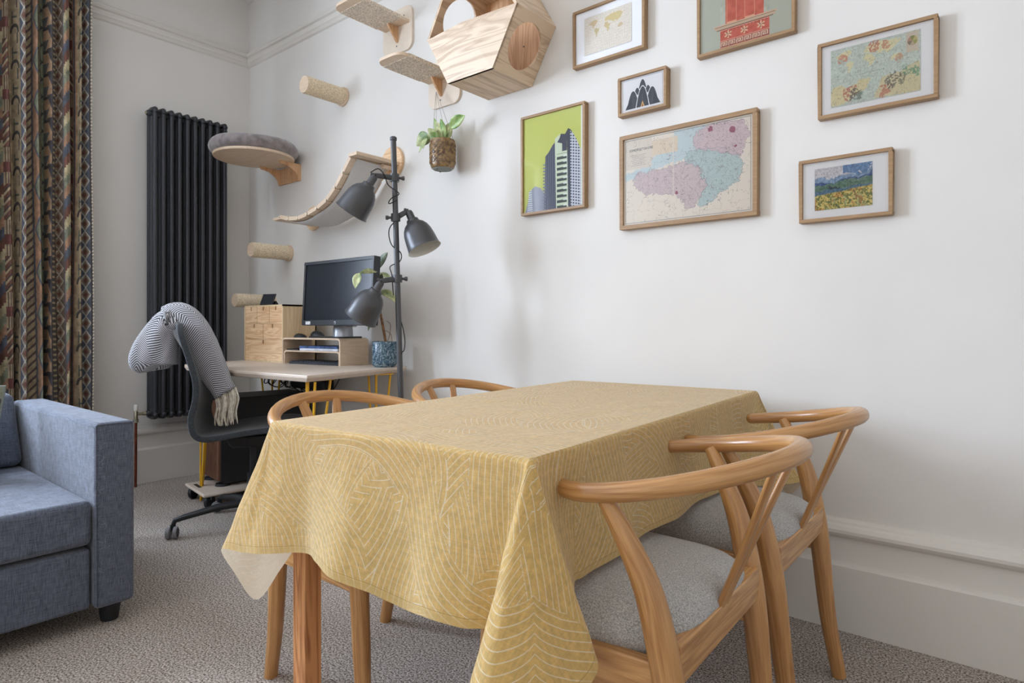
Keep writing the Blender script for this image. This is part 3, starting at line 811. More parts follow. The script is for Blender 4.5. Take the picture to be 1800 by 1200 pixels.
part('arm', soft((1.00, -1.560, .070), (2.00, -1.445, .662)), M['sofah'], sf, bevel=.016, bseg=4)
part('arm', soft((1.00, -3.62, .070), (2.00, -3.505, .662)), M['sofah'], sf, bevel=.016, bseg=4)
part('arm_piping', MB().tube([(1.999, -1.558, .08), (1.999, -1.558, .655)], .0025, 6).tube([(1.999, -1.556, .657), (1.999, -1.449, .657)], .0025, 6), M['sofah'], sf)
part('seat_cushion', soft((1.16, -3.50, .275), (1.985, -1.563, .418)), M['sofa'], sf, bevel=.020, bseg=4)
part('base_panel', soft((1.05, -3.50, .072), (1.975, -1.566, .262)), M['sofa'], sf, bevel=.010, bseg=3)
part('backrest', soft((.86, -3.62, .08), (1.04, -1.445, .64)), M['sofah'], sf, bevel=.02, bseg=4)
for yy in (-1.57, -2.53):
    part('back_cushion', MB().hexa([(1.10, yy - .95, .425), (1.235, yy - .95, .425), (1.235, yy, .425), (1.10, yy, .425), (.98, yy - .95, .70), (1.09, yy - .95, .70), (1.09, yy, .70), (.98, yy, .70)]), M['sofa'], sf, bevel=.03, bseg=5)
for x, y in ((1.92, -1.495), (1.92, -3.56), (1.08, -1.52), (1.08, -3.56)):
    p = MB(); p.lathe([(0, 0), (.026, 0), (.036, .072), (0, .072)], (x, y, 0), (0, 0, 1), 18); part('leg', p, M['black'], sf)
random.seed(5); p = MB()
for k in range(34):
    z = random.uniform(.2, .62); y = -1.555 + abs(random.gauss(0, .018)); x = 2.001; L = random.uniform(.008, .028); an = random.uniform(0, 6.28)
    p.tube([(x, y, z), (x + .004, y + L * .5 * math.cos(an), z + L * .5 * math.sin(an) + .002), (x + .002, y + L * math.cos(an + .5), z + L * math.sin(an + .5))], .00035, 4, caps=False)
part('frayed_threads', p, mat('loose_thread', (140, 146, 156), .9), sf, kind='stuff')

# kilim cushion leaning on the sofa
p = MB()
cc = Vector((1.14, -1.80, .60))


def cush(u, v, sgn):
    a, b = u * 2 - 1, v * 2 - 1
    th = .07 * (max(0, 1 - a ** 4) * max(0, 1 - b ** 4)) ** .5
    k = 1 - .06 * (1 - abs(a)) * abs(b) - .06 * (1 - abs(b)) * abs(a)
    return (a * .165 * k, sgn * th, b * .165 * k)


th_c = thing('cushion', 'small patterned kilim cushion on the sofa, barely in view', 'cushion', (1.43, -1.70, .418))
Mx = Matrix.Translation((1.27, -1.815, .588)) @ Matrix.Rotation(R(62), 4, 'Z') @ Matrix.Rotation(R(-18), 4, 'X')
for sgn in (-1, 1): p.grid(lambda u, v: tuple(Mx @ Vector(cush(u, v, sgn))), 14, 14)
kil = img_curtain()[:400, :600]
part('cover', p, printed('kilim_cushion_cover', kil, .9), th_c, smooth=60)
p = MB(); ring = [Mx @ Vector(cush(u, v, 0)) for u, v in [(i / 20, 0) for i in range(20)] + [(1, i / 20) for i in range(20)] + [(1 - i / 20, 1) for i in range(20)] + [(0, 1 - i / 20) for i in range(21)]]
p.tube(ring, .005, 6); part('piping', p, mat('grey_braid', (120, 126, 118), .9), th_c)

# ------------------------------------------------------------------ dining table and cloth
TA = R(4.0); TO = Vector((2.965, -1.500, 0)); ex = Vector((math.cos(TA), math.sin(TA), 0)); ey = Vector((-math.sin(TA), math.cos(TA), 0)); TW, TL, TZ = .70, 1.34, .752


def TP(a, b, z=0): return TO + ex * a + ey * b + Vector((0, 0, z))


tb = thing('dining_table', 'pine dining table hidden under a yellow cloth, square legs showing', 'table', tuple(TP(.35, .67)))
m_ = MB(); m_.hexa([TP(a, b, z) for z in (TZ - .03, TZ - .004) for a, b in ((.01, .01), (TW - .01, .01), (TW - .01, TL - .01), (.01, TL - .01))]); part('tabletop', m_, M['pineleg'], tb, bevel=.003)
for a, b in ((.012, .040), (TW - .105, .040), (.012, TL - .085), (TW - .105, TL - .085)):
    s_ = .045; m_ = MB(); m_.hexa([TP(a + i, b + j, z) for z in (0, TZ - .03) for i, j in ((0, 0), (s_, 0), (s_, s_), (0, s_))]); part('leg', m_, M['pineleg'], tb, bevel=.002)
m_ = MB()
for a0, b0, a1, b1 in ((.06, .055, TW - .11, .075), (.06, TL - .075, TW - .11, TL - .055), (.02, .09, .04, TL - .09), (TW - .09, .09, TW - .07, TL - .09)):
    m_.hexa([TP(a, b, z) for z in (TZ - .11, TZ - .03) for a, b in ((a0, b0), (a1, b0), (a1, b1), (a0, b1))])
part('apron', m_, M['pineleg'], tb)


def img_cloth():
    # 1.24 m x 1.92 m of cloth
    w_, h = 1240, 1920
    Y, X = np.mgrid[0:h, 0:w_].astype(np.float32) / 1000.0
    line = np.zeros((h, w_), np.float32); rs = np.random.RandomState(11)
    cand = []
    for gx in np.arange(-.05, 1.35, .125):
        for gy in np.arange(-.05, 2.05, .14): cand.append((gx + rs.uniform(-.05, .05), gy + rs.uniform(-.05, .05)))
    rs.shuffle(cand)
    for cx, cy in cand * 2:
        an = rs.normal(0, .55) + (np.pi / 2 if rs.rand() < .30 else 0); c, s_ = math.cos(an), math.sin(an)
        hw = rs.uniform(.047, .081); hl = rs.uniform(.14, .22); A = rs.uniform(.03, .055) * rs.choice([-1, 1]); k = rs.uniform(9, 15); ph = rs.uniform(0, 6.28)
        x0, x1 = int(max(0, (cx - .26) * 1000)), int(min(w_, (cx + .26) * 1000)); y0, y1 = int(max(0, (cy - .26) * 1000)), int(min(h, (cy + .26) * 1000))
        if x1 <= x0 or y1 <= y0: continue
        dx = X[y0:y1, x0:x1] - cx; dy = Y[y0:y1, x0:x1] - cy
        t = dx * -s_ + dy * c; q = dx * c + dy * s_ + A * np.sin(t * k + ph)
        m = (np.abs(q) < hw) & (np.abs(t) < hl - 2.0 * q * q / .1)
        f = np.abs((q / .0135) % 1 - .5) * .0135
        ln = np.clip(1.35 - np.abs(.00675 - f) / .00062, 0, 1)
        ln = np.maximum(ln, np.clip(1.4 - np.abs(hw - np.abs(q)) / .0007, 0, 1))
        sub = line[y0:y1, x0:x1]; sub[m] = ln[m]
    a = canvas(h, w_, (224, 188, 116)); n = vnoise(h, w_, 200, 6, 2) - .5
    a *= (1 + n * .14)[..., None]
    wv = (rs.rand(h, 1) - .5) * .05 + (rs.rand(1, w_) - .5) * .05; a *= (1 + wv)[..., None]
    put(a, line, (250, 246, 236), .95)
    hem = (X < .012) | (X > 1.228) | (Y < .012) | (Y > 1.908); put(a, hem, (216, 184, 118), .5)
    st = (np.abs(X - .013) < .001) | (np.abs(X - 1.227) < .001) | (np.abs(Y - .013) < .001) | (np.abs(Y - 1.907) < .001); put(a, st, (160, 126, 62), .6)
    return a


LO, RO, FO, BO = .28, .26, .28, .30     # overhang left, right, front, back


def cuv(a, b): return ((a + LO) / 1.24, (b + FO) / 1.92)


def edgepos(a, b): return TP(a, b, TZ + .004)


# (table-edge point, cloth uv point of the hem, hem position in the room, kind)
def wp(a, b, da, db, z): return tuple(TP(a + da, b + db, z))


ctl = [
    ((0, TL), (-LO, TL), wp(0, TL, -.025, 0, .475)),
    ((0, 1.10), (-LO, 1.10), wp(0, 1.10, -.045, 0, .475)),
    ((0, .85), (-LO, .85), wp(0, .85, -.02, 0, .475)),
    ((0, .60), (-LO, .60), wp(0, .60, -.045, 0, .475)),
    ((0, .35), (-LO, .35), wp(0, .35, -.02, 0, .475)),
    ((0, .16), (-LO, .16), wp(0, .16, -.040, 0, .470)),
    ((0, .04), (-LO, .04), (2.925, -1.405, .455)),
    ((0, 0), (-LO, -.12), (2.890, -1.440, .385)),
    ((0, 0), (-LO, -FO), (2.868, -1.487, .318)),
    ((0, 0), (-.21, -FO), (2.850, -1.532, .395)),
    ((0, 0), (-.14, -FO), (2.862, -1.566, .459)),
    ((0, 0), (-.06, -FO), (2.935, -1.556, .468)),
    ((.02, 0), (.02, -FO), (3.015, -1.542, .480)),
    ((.12, 0), (.12, -FO), (3.105, -1.510, .494)),
    ((.20, 0), (.20, -FO), (3.185, -1.532, .500)),
    ((.28, 0), (.28, -FO), (3.262, -1.552, .494)),
    ((.36, 0), (.36, -FO), (3.345, -1.525, .480)),
    ((.44, 0), (.44, -FO), (3.420, -1.508, .466)),
    ((.52, 0), (.52, -FO), (3.500, -1.524, .478)),
    ((.60, 0), (.60, -FO), (3.570, -1.506, .476)),
    ((.67, 0), (.67, -FO), (3.612, -1.482, .474)),
    ((TW, 0), (.72, -FO), (3.618, -1.500, .445)),
    ((TW, 0), (.78, -FO), (3.622, -1.542, .412)),
    ((TW, 0), (.86, -FO), (3.668, -1.560, .385)),
    ((TW, 0), (TW + RO, -FO), (3.722, -1.512, .362)),
    ((TW, 0), (TW + RO, -.18), (3.742, -1.448, .392)),
    ((TW, 0), (TW + RO, -.10), (3.752, -1.398, .428)),
    ((TW, 0), (TW + RO, -.04), (3.712, -1.384, .470)),
    ((TW, .04), (TW + RO, .05), (3.672, -1.345, .515)),
    ((TW, .15), (TW + RO, .15), wp(TW, .15, .008, 0, .520)),
    ((TW, .30), (TW + RO, .30), wp(TW, .30, .020, 0, .524)),
    ((TW, .42), (TW + RO, .42), wp(TW, .42, .006, 0, .526)),
    ((TW, .58), (TW + RO, .58), wp(TW, .58, .022, 0, .524)),
    ((TW, .74), (TW + RO, .74), wp(TW, .74, .008, 0, .522)),
    ((TW, .90), (TW + RO, .90), wp(TW, .90, .020, 0, .518)),
    ((TW, 1.04), (TW + RO, 1.04), wp(TW, 1.04, .012, 0, .512)),
    ((TW, 1.16), (TW + RO, 1.16), (3.622, -.325, .488)),
    ((TW, 1.28), (TW + RO, 1.28), (3.650, -.215, .474)),
    ((TW, TL), (TW + RO, 1.42), (3.682, -.120, .466)),
    ((TW, TL), (TW + RO, 1.52), (3.700, -.070, .462)),
    ((TW, TL), (TW + RO, TL + BO), (3.655, -.062, .415)),
    ((TW, TL), (.80, TL + BO), (3.600, -.060, .452)),
    ((TW - .04, TL), (.62, TL + BO), wp(.62, TL, 0, .022, .455)),
    ((.35, TL), (.35, TL + BO), wp(.35, TL, 0, .030, .455)),
    ((.04, TL), (.05, TL + BO), wp(.04, TL, 0, .035, .455)),
    ((0, TL), (-.12, TL + BO), (2.840, -.110, .44)),
    ((0, TL), (-LO, TL + BO), (2.800, -.120, .36)),
    ((0, TL), (-LO, TL + .12), (2.815, -.170, .42)),
    ((0, TL), (-LO, TL), wp(0, TL, -.025, 0, .475)),
]
# resample every span with Catmull-Rom on the hem; table-edge points stay linear so the corners remain pinned
NSP = 7
rows = []
hemS = spline([c[2] for c in ctl], NSP)
for i in range(len(ctl) - 1):
    for k in range(NSP):
        t = k / NSP
        T0, T1 = ctl[i][0], ctl[i + 1][0]; U0, U1 = ctl[i][1], ctl[i + 1][1]
        rows.append(((T0[0] * (1 - t) + T1[0] * t, T0[1] * (1 - t) + T1[1] * t), (U0[0] * (1 - t) + U1[0] * t, U0[1] * (1 - t) + U1[1] * t), hemS[i * NSP + k]))
NP = len(rows); NT_ = 26
vs, fs, uvs = [], [], []
rr = .010


def wob(x, y, z):
    return (math.sin(x * 31 + y * 17 + z * 23) + math.sin(x * 57 - y * 43 + z * 71 + 1.3) * .6 + math.sin(x * 91 + y * 83 - z * 37 + 2.1) * .4)


for i in range(NP):
    (a, b), (ua, ub), hp = rows[i]
    # which way is out from the table here
    on_c = (a in (0, TW)) and (b in (0, TL))
    T = edgepos(a, b); Hh = Vector(hp)
    d2 = Vector((Hh.x - T.x, Hh.y - T.y, 0))
    out = d2.normalized() if d2.length > 1e-4 else ex * 0
    inn = T - out * rr if False else T
    for j in range(NT_ + 1):
        t = j / NT_
        if t < .08:
            q = t / .08; ph = q * math.pi / 2
            base_end = T.lerp(Hh, .035) + Vector((0, 0, 0))
            P = T + (base_end - T) * q; P.z = T.z - (T.z - base_end.z) * (1 - math.cos(ph)); P += out * (.006 * math.sin(ph))
        else:
            q = (t - .08) / .92; s_ = .035 + .965 * q
            P = T.lerp(Hh, s_)
            # cloth falls steeper at first then flares
            fl = (s_ ** 1.35 if not on_c else s_ ** 1.05)
            P.x = T.x + (Hh.x - T.x) * fl + out.x * .006; P.y = T.y + (Hh.y - T.y) * fl + out.y * .006
            wv = wob(P.x, P.y, P.z) * .0016 * min(1, q * 2) * (1 - .5 * q)
            P += out * wv
        vs.append(P); uu = cuv(a + (ua - a) * t, b + (ub - b) * t); uvs.append(uu)
for i in range(NP):
    i2 = (i + 1) % NP
    for j in range(NT_):
        if j == 0 and (vs[i * (NT_ + 1)] - vs[i2 * (NT_ + 1)]).length < 1e-6:
            fs.append((i * (NT_ + 1), i2 * (NT_ + 1) + 1, i * (NT_ + 1) + 1))
        else:
            fs.append((i * (NT_ + 1) + j, i2 * (NT_ + 1) + j, i2 * (NT_ + 1) + j + 1, i * (NT_ + 1) + j + 1))
cl = MB(); cl.add(vs, fs, uvs)
# top sheet, a fine grid with slight creases, its rim meeting the skirt
NX, NY = 44, 84


def topz(a, b):
    e = min(a, TW - a, b, TL - b); k = min(1, e / .05)
    c = (math.sin(b * 38 + a * 9 + 1.5 * math.sin(a * 11)) * .0009 + math.sin(a * 52 - b * 21) * .0007)
    cr = .004 * math.exp(-((b - .50 - .5 * a) / .016) ** 2) * math.exp(-((a - .20) / .10) ** 2) + .003 * math.exp(-((b - 1.0 - .3 * a) / .014) ** 2) * math.exp(-((a - .25) / .16) ** 2) + .003 * math.exp(-((b - .74 + .3 * a) / .015) ** 2) * math.exp(-((a - .10) / .09) ** 2)
    return TZ + .004 + (c + cr) * k


cl.grid(lambda u, v: tuple(TP(u * TW, v * TL, topz(u * TW, v * TL))), NX, NY, lambda u, v: cuv(u * TW, v * TL))
clm = printed('ochre_wave_cloth', img_cloth(), .85, back=(232, 222, 206), bump=.35, bs=700, sheen=.35, crinkle=.18, transl=.32)
clo = part('tablecloth', cl, clm, smooth=180, fixn=False)
bm = bmesh.new(); bm.from_mesh(clo.data); bmesh.ops.remove_doubles(bm, verts=bm.verts, dist=.0008); bm.normal_update()
up = [f for f in bm.faces if f.calc_center_median().z > TZ - .001 and abs(f.normal.z) > .9]
bmesh.ops.recalc_face_normals(bm, faces=bm.faces)
if sum(f.normal.z for f in up if f.is_valid) < 0: bmesh.ops.reverse_faces(bm, faces=bm.faces)
bm.to_mesh(clo.data); bm.free()
clo.data.polygons.foreach_set('use_smooth', [True] * len(clo.data.polygons))
tag(clo, 'ochre yellow tablecloth with thin white wavy lines draped over the table', 'tablecloth')


# ------------------------------------------------------------------ wishbone style chairs
def make_chair(label):
    t = thing('dining_chair', label, 'chair', (0, 0, 0), local=True, group='oak dining chairs round the table')
    oak = M['oak']
    # bent rail that is arm and back in one
    tx, ax, hw, ztp, za = .250, -.085, .262, .690, .752
    Rr = hw; L = tx - (ax + Rr); pts = []
    for i in range(8): s_ = i / 7; pts.append((tx - L * s_, -hw + .028 * (1 - s_) ** 2))
    for i in range(1, 28): a = math.pi * i / 28; pts.append((ax + Rr - Rr * math.sin(a), -hw * math.cos(a)))
    for i in range(8): s_ = 1 - i / 7; pts.append((tx - L * s_, hw - .028 * (1 - s_) ** 2))
    P = [(x, y, ztp + (za - ztp) * max(0, (tx - x) / (tx - ax)) ** 1.5) for x, y in pts]
    m_ = MB(); m_.tube(P, [.0150 + .0030 * math.sin(math.pi * i / (len(P) - 1)) for i in range(len(P))], 16, round_caps=True); part('bent_top_rail', m_, oak, t, smooth=60)
    for sg in (-1, 1):
        pl = spline([(0, .208, 0), (.030, .212, .16), (.052, .218, .36), (.068, .222, .46), (.090, .229, .55), (.125, .240, .630), (.160, .250, .694)], 6)
        rl = spline([(.0185,), (.0215,), (.0255,), (.0260,), (.0235,), (.0185,), (.0130,)], 6)
        m_ = MB(); m_.tube([(x, sg * y, z) for x, y, z in pl], [float(r[0]) for r in rl], 16); part('rear_leg', m_, oak, t, smooth=60)
        m_ = MB(); m_.tube([(.435, sg * .238, 0), (.420, sg * .236, .22), (.402, sg * .232, .445)], [.0160, .0215, .0235], 16, round_caps=False); part('front_leg', m_, oak, t, smooth=60)
        m_ = MB(); m_.hexa([(.06, sg * .205, .340), (.40, sg * .220, .340), (.40, sg * .242, .340), (.06, sg * .230, .340), (.06, sg * .205, .432), (.40, sg * .220, .432), (.40, sg * .242, .432), (.06, sg * .230, .432)]); part('side_rail', m_, M['oakx'], t, bevel=.003)
    m_ = MB(); m_.box((.388, -.23, .360), (.412, .23, .440)); part('front_rail', m_, M['oaky'], t, bevel=.003)
    m_ = MB(); m_.box((.040, -.21, .398), (.066, .21, .462)); part('rear_rail', m_, M['oaky'], t, bevel=.003)
    # Y shaped splat: two arms that meet low down in one stem
    for sg in (-1, 1):
        sp = spline([(.052, .010, .445), (.030, .013, .500), (.006, .020, .560), (-.030, .040, .650), (-.066, .064, .742)], 5)
        m_ = MB(); m_.tube([(x, sg * y, z) for x, y, z in sp], [.021, .018] + [.017] * (len(sp) - 4) + [.016, .015], 14, flat=(.42, 1.0), up=(1, 0, .35)); part('splat_arm', m_, oak, t, smooth=60)
    # upholstered pad
    p = MB(); NU_, NV_ = 40, 10

    def rim(k, shrink=0):
        a = 2 * math.pi * k / NU_; c, s_ = math.cos(a), math.sin(a); n = .42
        X = math.copysign(abs(c) ** n, c); Y = math.copysign(abs(s_) ** n, s_)
        x = .255 + X * (.208 - shrink); half = (.205 + .035 * (x - .05) / .4) - shrink
        return x, Y * half * 1.0
    prof = [(0.012, .412), (0, .426), (-.005, .446), (-.004, .463), (.004, .478), (.020, .490), (.050, .500), (.090, .5055), (.14, .508), (.19, .509)]
    v_ = []; u_ = []
    for sh, z in prof:
        for k in range(NU_): x, y = rim(k, sh); v_.append((x, y * (1 if sh < .19 else .5), z + .012 * (x - .255) * (-1))); u_.append((x, y))
    v_.append((.255, 0, .510)); u_.append((.255, 0)); c_i = len(v_) - 1
    f_ = [(j * NU_ + k, j * NU_ + (k + 1) % NU_, (j + 1) * NU_ + (k + 1) % NU_, (j + 1) * NU_ + k) for j in range(len(prof) - 1) for k in range(NU_)]
    f_ += [((len(prof) - 1) * NU_ + k, (len(prof) - 1) * NU_ + (k + 1) % NU_, c_i) for k in range(NU_)]
    f_.append(list(range(NU_))[::-1]); p.add(v_, f_, u_); part('seat_pad', p, M['woolseat'], t, smooth=60)
    return t


chA = make_chair('oak wishbone chair nearest the camera at right, grey wool seat')
chA.location = (3.893, -1.105, 0); chA.rotation_euler = (0, 0, math.pi + R(2.5))
dup(chA, (3.878, -.538, 0), math.pi + R(1.5), 'oak wishbone chair at right, closest to the picture wall')
dup(chA, (2.648, -1.127, 0), R(2.5), 'oak wishbone chair at left, behind the front left table corner')
dup(chA, (2.600, -.562, 0), R(2), 'oak wishbone chair at far left, next to the floor lamp')

# ------------------------------------------------------------------ desk
DZ = .762
dk = thing('desk', 'pale plywood desk with yellow hairpin legs in the corner', 'desk', (1.2, -.4, 0))
poly = [(1.913, -.749), (1.348, -.788), (1.10, -.788), (.74, -.755), (.66, -.72), (.62, -.60), (.42, -.10), (.42, -.055), (1.747, -.055)]
p = MB(); n = len(poly)
ctr = Vector((1.2, -.42, 0)); top = [Vector((x, y, DZ)) for x, y in poly]; mid = [Vector((x, y, DZ - .012)) for x, y in poly]
bot = [ctr + (Vector((x, y, 0)) - ctr) * .975 + Vector((0, 0, DZ - .030)) for x, y in poly]
p.add(top + mid + bot, [list(range(n))] + [(i, (i + 1) % n, (i + 1) % n + n, i + n) for i in range(n)] + [(i + n, (i + 1) % n + n, (i + 1) % n + 2 * n, i + 2 * n) for i in range(n)] + [[i + 2 * n for i in range(n)][::-1]])
part('desktop', p, M['deskw'], dk, bevel=.003, smooth=None)


def hairpin(x, y, dx, dy):
    """three rods that spread at the plate and meet at the foot"""
    m_ = MB(); fx, fy = x, y
    for a, b in ((0, 0), (dx, 0), (0, dy)): m_.tube([(fx + a, fy + b, DZ - .032), (fx + (a * .08), fy + b * .08, .012), (fx, fy, .006)], .0058, 8)
    m_.box((min(x, x + dx) - .012, min(y, y + dy) - .012, DZ - .034), (max(x, x + dx) + .012, max(y, y + dy) + .012, DZ - .030))
    part('hairpin_leg', m_, M['yellow'], dk)


hairpin(1.825, -.690, -.01, .115); hairpin(1.765, -.27, -.06, .09); hairpin(.72, -.66, .09, .06); hairpin(.52, -.12, .10, -.08)
m_ = MB(); m_.tube([(1.895, -.70, DZ - .032), (1.83, -.69, .01)], .0058, 8); part('hairpin_rod', m_, M['yellow'], dk)

# pine mini drawers
dr = thing('drawer_unit', 'pale pine mini chest of six small drawers on the desk', 'drawers', (.87, -.24, DZ))
x0, x1, y0, y1, z0, z1 = .545, .984, -.318, -.10, DZ, 1.097
p = MB(); wl_ = .010
p.box((x0, y0, z0), (x0 + wl_, y1, z1)); p.box((x1 - wl_, y0, z0), (x1, y1, z1)); p.box((x0, y0, z1 - wl_), (x1, y1, z1)); p.box((x0, y0, z0), (x1, y1, z0 + wl_)); p.box((x0, y1 - .008, z0), (x1, y1, z1))
part('cabinet', p, M['pinev'], dr)
rowsz = [(z0 + wl_, z0 + .128), (z0 + .136, z0 + .222), (z0 + .230, z1 - wl_)]
p = MB()
for z in (z0 + .132, z0 + .226): p.box((x0 + wl_, y0 + .001, z - .003), (x1 - wl_, y1, z + .003))
part('shelf_board', p, M['pine'], dr)
for (za, zb_), nn in zip(rowsz, (1, 2, 3)):
    wd = (x1 - x0 - 2 * wl_) / nn
    for i in range(nn):
        xa = x0 + wl_ + i * wd + .0022; xb = xa + wd - .0044; xm = (xa + xb) / 2; nw = .007; nh = .024
        p = MB(); yy = y0 + .002
        pts = [(xa, yy, za), (xb, yy, za), (xb, yy, zb_), (xm + nw, yy, zb_), (xm + nw, yy, zb_ - nh + nw)] + [(xm + nw * math.cos(a), yy, zb_ - nh + nw - nw * math.sin(a)) for a in (.5, 1.05, 1.57, 2.1, 2.64)] + [(xm - nw, yy, zb_ - nh + nw), (xm - nw, yy, zb_), (xa, yy, zb_)]
        p.prism(pts, (0, .008, 0)); dw = part('drawer', p, M['pine'], dr, smooth=None)
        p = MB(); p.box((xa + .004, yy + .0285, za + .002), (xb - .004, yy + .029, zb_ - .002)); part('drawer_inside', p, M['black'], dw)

# riser
rs_ = thing('monitor_riser', 'birch plywood two level monitor riser on the desk', 'riser', (1.17, -.16, DZ))
x0, x1, ya, yb, zt_ = 1.011, 1.480, -.280, -.075, .908
RM = Matrix.Translation((1.480, -.280, 0)) @ Matrix.Rotation(R(7.5), 4, 'Z') @ Matrix.Translation((-1.480, .280, 0))


def turned(m_): m_.v = [tuple(RM @ Vector(q)) for q in m_.v]; return m_



def shell(x0, x1, z0, z1, th, r):
    o, i_ = [], []
    for cx, sgn in ((x0, 1), (x1, -1)):
        pass
    def arc(cx, cz, rad, a0, a1, n=7): return [(cx + rad * math.cos(a0 + (a1 - a0) * k / n), cz + rad * math.sin(a0 + (a1 - a0) * k / n)) for k in range(n + 1)]
    outer = [(x0, z0)] + arc(x0 + r, z1 - r, r, math.pi, math.pi / 2) + arc(x1 - r, z1 - r, r, math.pi / 2, 0) + [(x1, z0)]
    inner = [(x1 - th, z0)] + arc(x1 - r, z1 - r, r - th, 0, math.pi / 2) + arc(x0 + r, z1 - r, r - th, math.pi / 2, math.pi) + [(x0 + th, z0)]
    return outer, inner


def ribbon(outer, inner, ya, yb):
    m_ = MB(); inn = inner[::-1]; n = len(outer)
    v = [(x, ya, z) for x, z in outer] + [(x, ya, z) for x, z in inn] + [(x, yb, z) for x, z in outer] + [(x, yb, z) for x, z in inn]
    f = []
    for k in range(n - 1):
        f += [(k, k + 1, n + k + 1, n + k), (2 * n + k, 3 * n + k, 3 * n + k + 1, 2 * n + k + 1), (k, 2 * n + k, 2 * n + k + 1, k + 1), (n + k, n + k + 1, 3 * n + k + 1, 3 * n + k)]
    f += [(0, n, 3 * n, 2 * n), (n - 1, 3 * n - 1, 4 * n - 1, 2 * n - 1)]
    m_.add(v, f); return m_


o_, i_ = shell(x0, x1, DZ, zt_, .009, .024); part('outer_shell', turned(ribbon(o_, i_, ya, yb)), M['birch'], rs_, smooth=30)
o_, i_ = shell(x0 + .010, x1 - .010, DZ, .838, .008, .022); part('lower_shelf', turned(ribbon(o_, i_, ya + .004, yb)), M['birch'], rs_, smooth=30)
for k, (xa, xb, zz, mm, nm, lb) in enumerate(((1.15, 1.45, .8385, 'paperw', 'paper_stack', 'white paper stack in the riser upper slot'), (1.14, 1.44, .851, 'papers', 'folder', 'blue folder on top of white papers in the riser'))):
    p = MB(); p.box((xa, ya + .008 + k * .006, zz), (xb, yb - .02, zz + (.012 if k == 0 else .012))); tag(part(nm, turned(p), M[mm], bevel=.001), lb, 'papers')
p = MB(); p.box((1.035, ya + .012, .8385), (1.135, yb - .03, .846)); tag(part('notebook', turned(p), M['black'], bevel=.001), 'thin black notebook beside papers in the riser', 'notebook')
kb = thing('keyboard', 'dark keyboard stored in the lower riser slot', 'keyboard', (1.18, -.20, DZ))
p = MB(); p.box((1.055, -.268, DZ), (1.450, -.125, DZ + .012)); part('case', turned(p), M['keys'], kb, bevel=.002)
p = MB()
for r_ in range(5):
    for c_ in range(18): p.box((1.064 + c_ * .0212, -.260 + r_ * .026, DZ + .012), (1.081 + c_ * .0212, -.240 + r_ * .026, DZ + .018))
part('keys', turned(p), M['keys'], kb, kind='stuff')
for x in (1.30, 1.40): tag(part('cable', MB().tube(spline([(x - .06, -.05, .826), (x - .02, -.12, .800), (x + .02, -.20, .775)], 5), .0018, 6), M['cable']), 'thin black cable in the riser lower slot, ' + ('left one' if x < 1.35 else 'right one'), 'cable', 'thin cables in the riser')

# monitor
RZ = zt_
mo = thing('monitor', 'black widescreen computer monitor on the plywood riser', 'monitor', (1.50, -.26, RZ))
mx0, mx1, mz0, mz1 = 1.222, 1.800, .976, 1.318
Mm = Matrix.Translation((1.51, -.315, 1.147)) @ Matrix.Rotation(R(2), 4, 'Z') @ Matrix.Rotation(R(-3), 4, 'X')
hw_, hh_ = (mx1 - mx0) / 2, (mz1 - mz0) / 2


def tbox(m_, lo, hi, mt): n0 = len(m_.v); m_.box(lo, hi); m_.v[n0:] = [tuple(mt @ Vector(q)) for q in m_.v[n0:]]


p = MB()
for lo, hi in (((-hw_, -.012, -hh_), (hw_, .028, -hh_ + .026)), ((-hw_, -.012, hh_ - .014), (hw_, .028, hh_)), ((-hw_, -.012, -hh_ + .026), (-hw_ + .014, .028, hh_ - .014)), ((hw_ - .014, -.012, -hh_ + .026), (hw_, .028, hh_ - .014)), ((-hw_ + .014, .0, -hh_ + .026), (hw_ - .014, .028, hh_ - .014))): tbox(p, lo, hi, Mm)
tbox(p, (-.2, .028, -.12), (.2, .05, .12), Mm)
part('bezel', p, M['bezel'], mo, bevel=.002)
p = MB(); tbox(p, (-hw_ + .014, -.005, -hh_ + .026), (hw_ - .014, .0, hh_ - .014), Mm); part('screen', p, M['screen'], mo, smooth=None)
p = MB(); p.lathe([(0, 0), (.0085, 0), (.0085, .001), (0, .001)], Mm @ Vector((0, -.012, -hh_ + .013)), Mm.to_3x3() @ Vector((0, -1, 0)), 20)
lg = part('round_logo', p, M['silver'], mo)
p = MB()
for pts in ([(-.0045, .005), (-.0060, -.0045)], [(-.0052, 0), (-.0022, .001), (-.0035, -.0045)], [(.0015, .0015), (-.0005, -.0065)], [(.0015, .0015), (.0050, .0015), (.0035, -.0035), (.0005, -.0035)]):
    p.tube([Mm @ Vector((x, -.0135, z - hh_ + .013)) for x, z in pts], .0008, 5)
part('logo_letters', p, M['bezel'], lg)
p = MB(); tbox(p, (-hw_ + .036, -.0128, -hh_ + .004), (-hw_ + .078, -.012, -hh_ + .021), Mm); part('sticker', p, mat('white_sticker', (214, 216, 214), .5, var=.2, vs=200), mo, label='small white sticker on the lower bezel')
p = MB()
for k in range(5): tbox(p, (.14 + k * .024, -.0128, -hh_ + .009), (.152 + k * .024, -.012, -hh_ + .013), Mm)
part('button', p, M['black'], mo)
p = MB(); p.lathe([(0, 0), (.055, 0), (.052, .05), (.042, .075), (.02, .10), (0, .10)], (1.39, -.20, RZ + .008), (0, 0, 1), 24); p.box((1.45, -.27, RZ + .09), (1.52, -.19, RZ + .26)); p.box((1.37, -.215, RZ + .06), (1.50, -.19, RZ + .14)); part('stand_neck', p, M['silver'], mo)
p = MB(); p.prism([(1.19, -.285, RZ), (1.44, -.262, RZ), (1.455, -.245, RZ), (1.440, -.11, RZ), (1.20, -.14, RZ)], (0, 0, .008)); part('stand_base', p, M['bezel'], mo, bevel=.003)
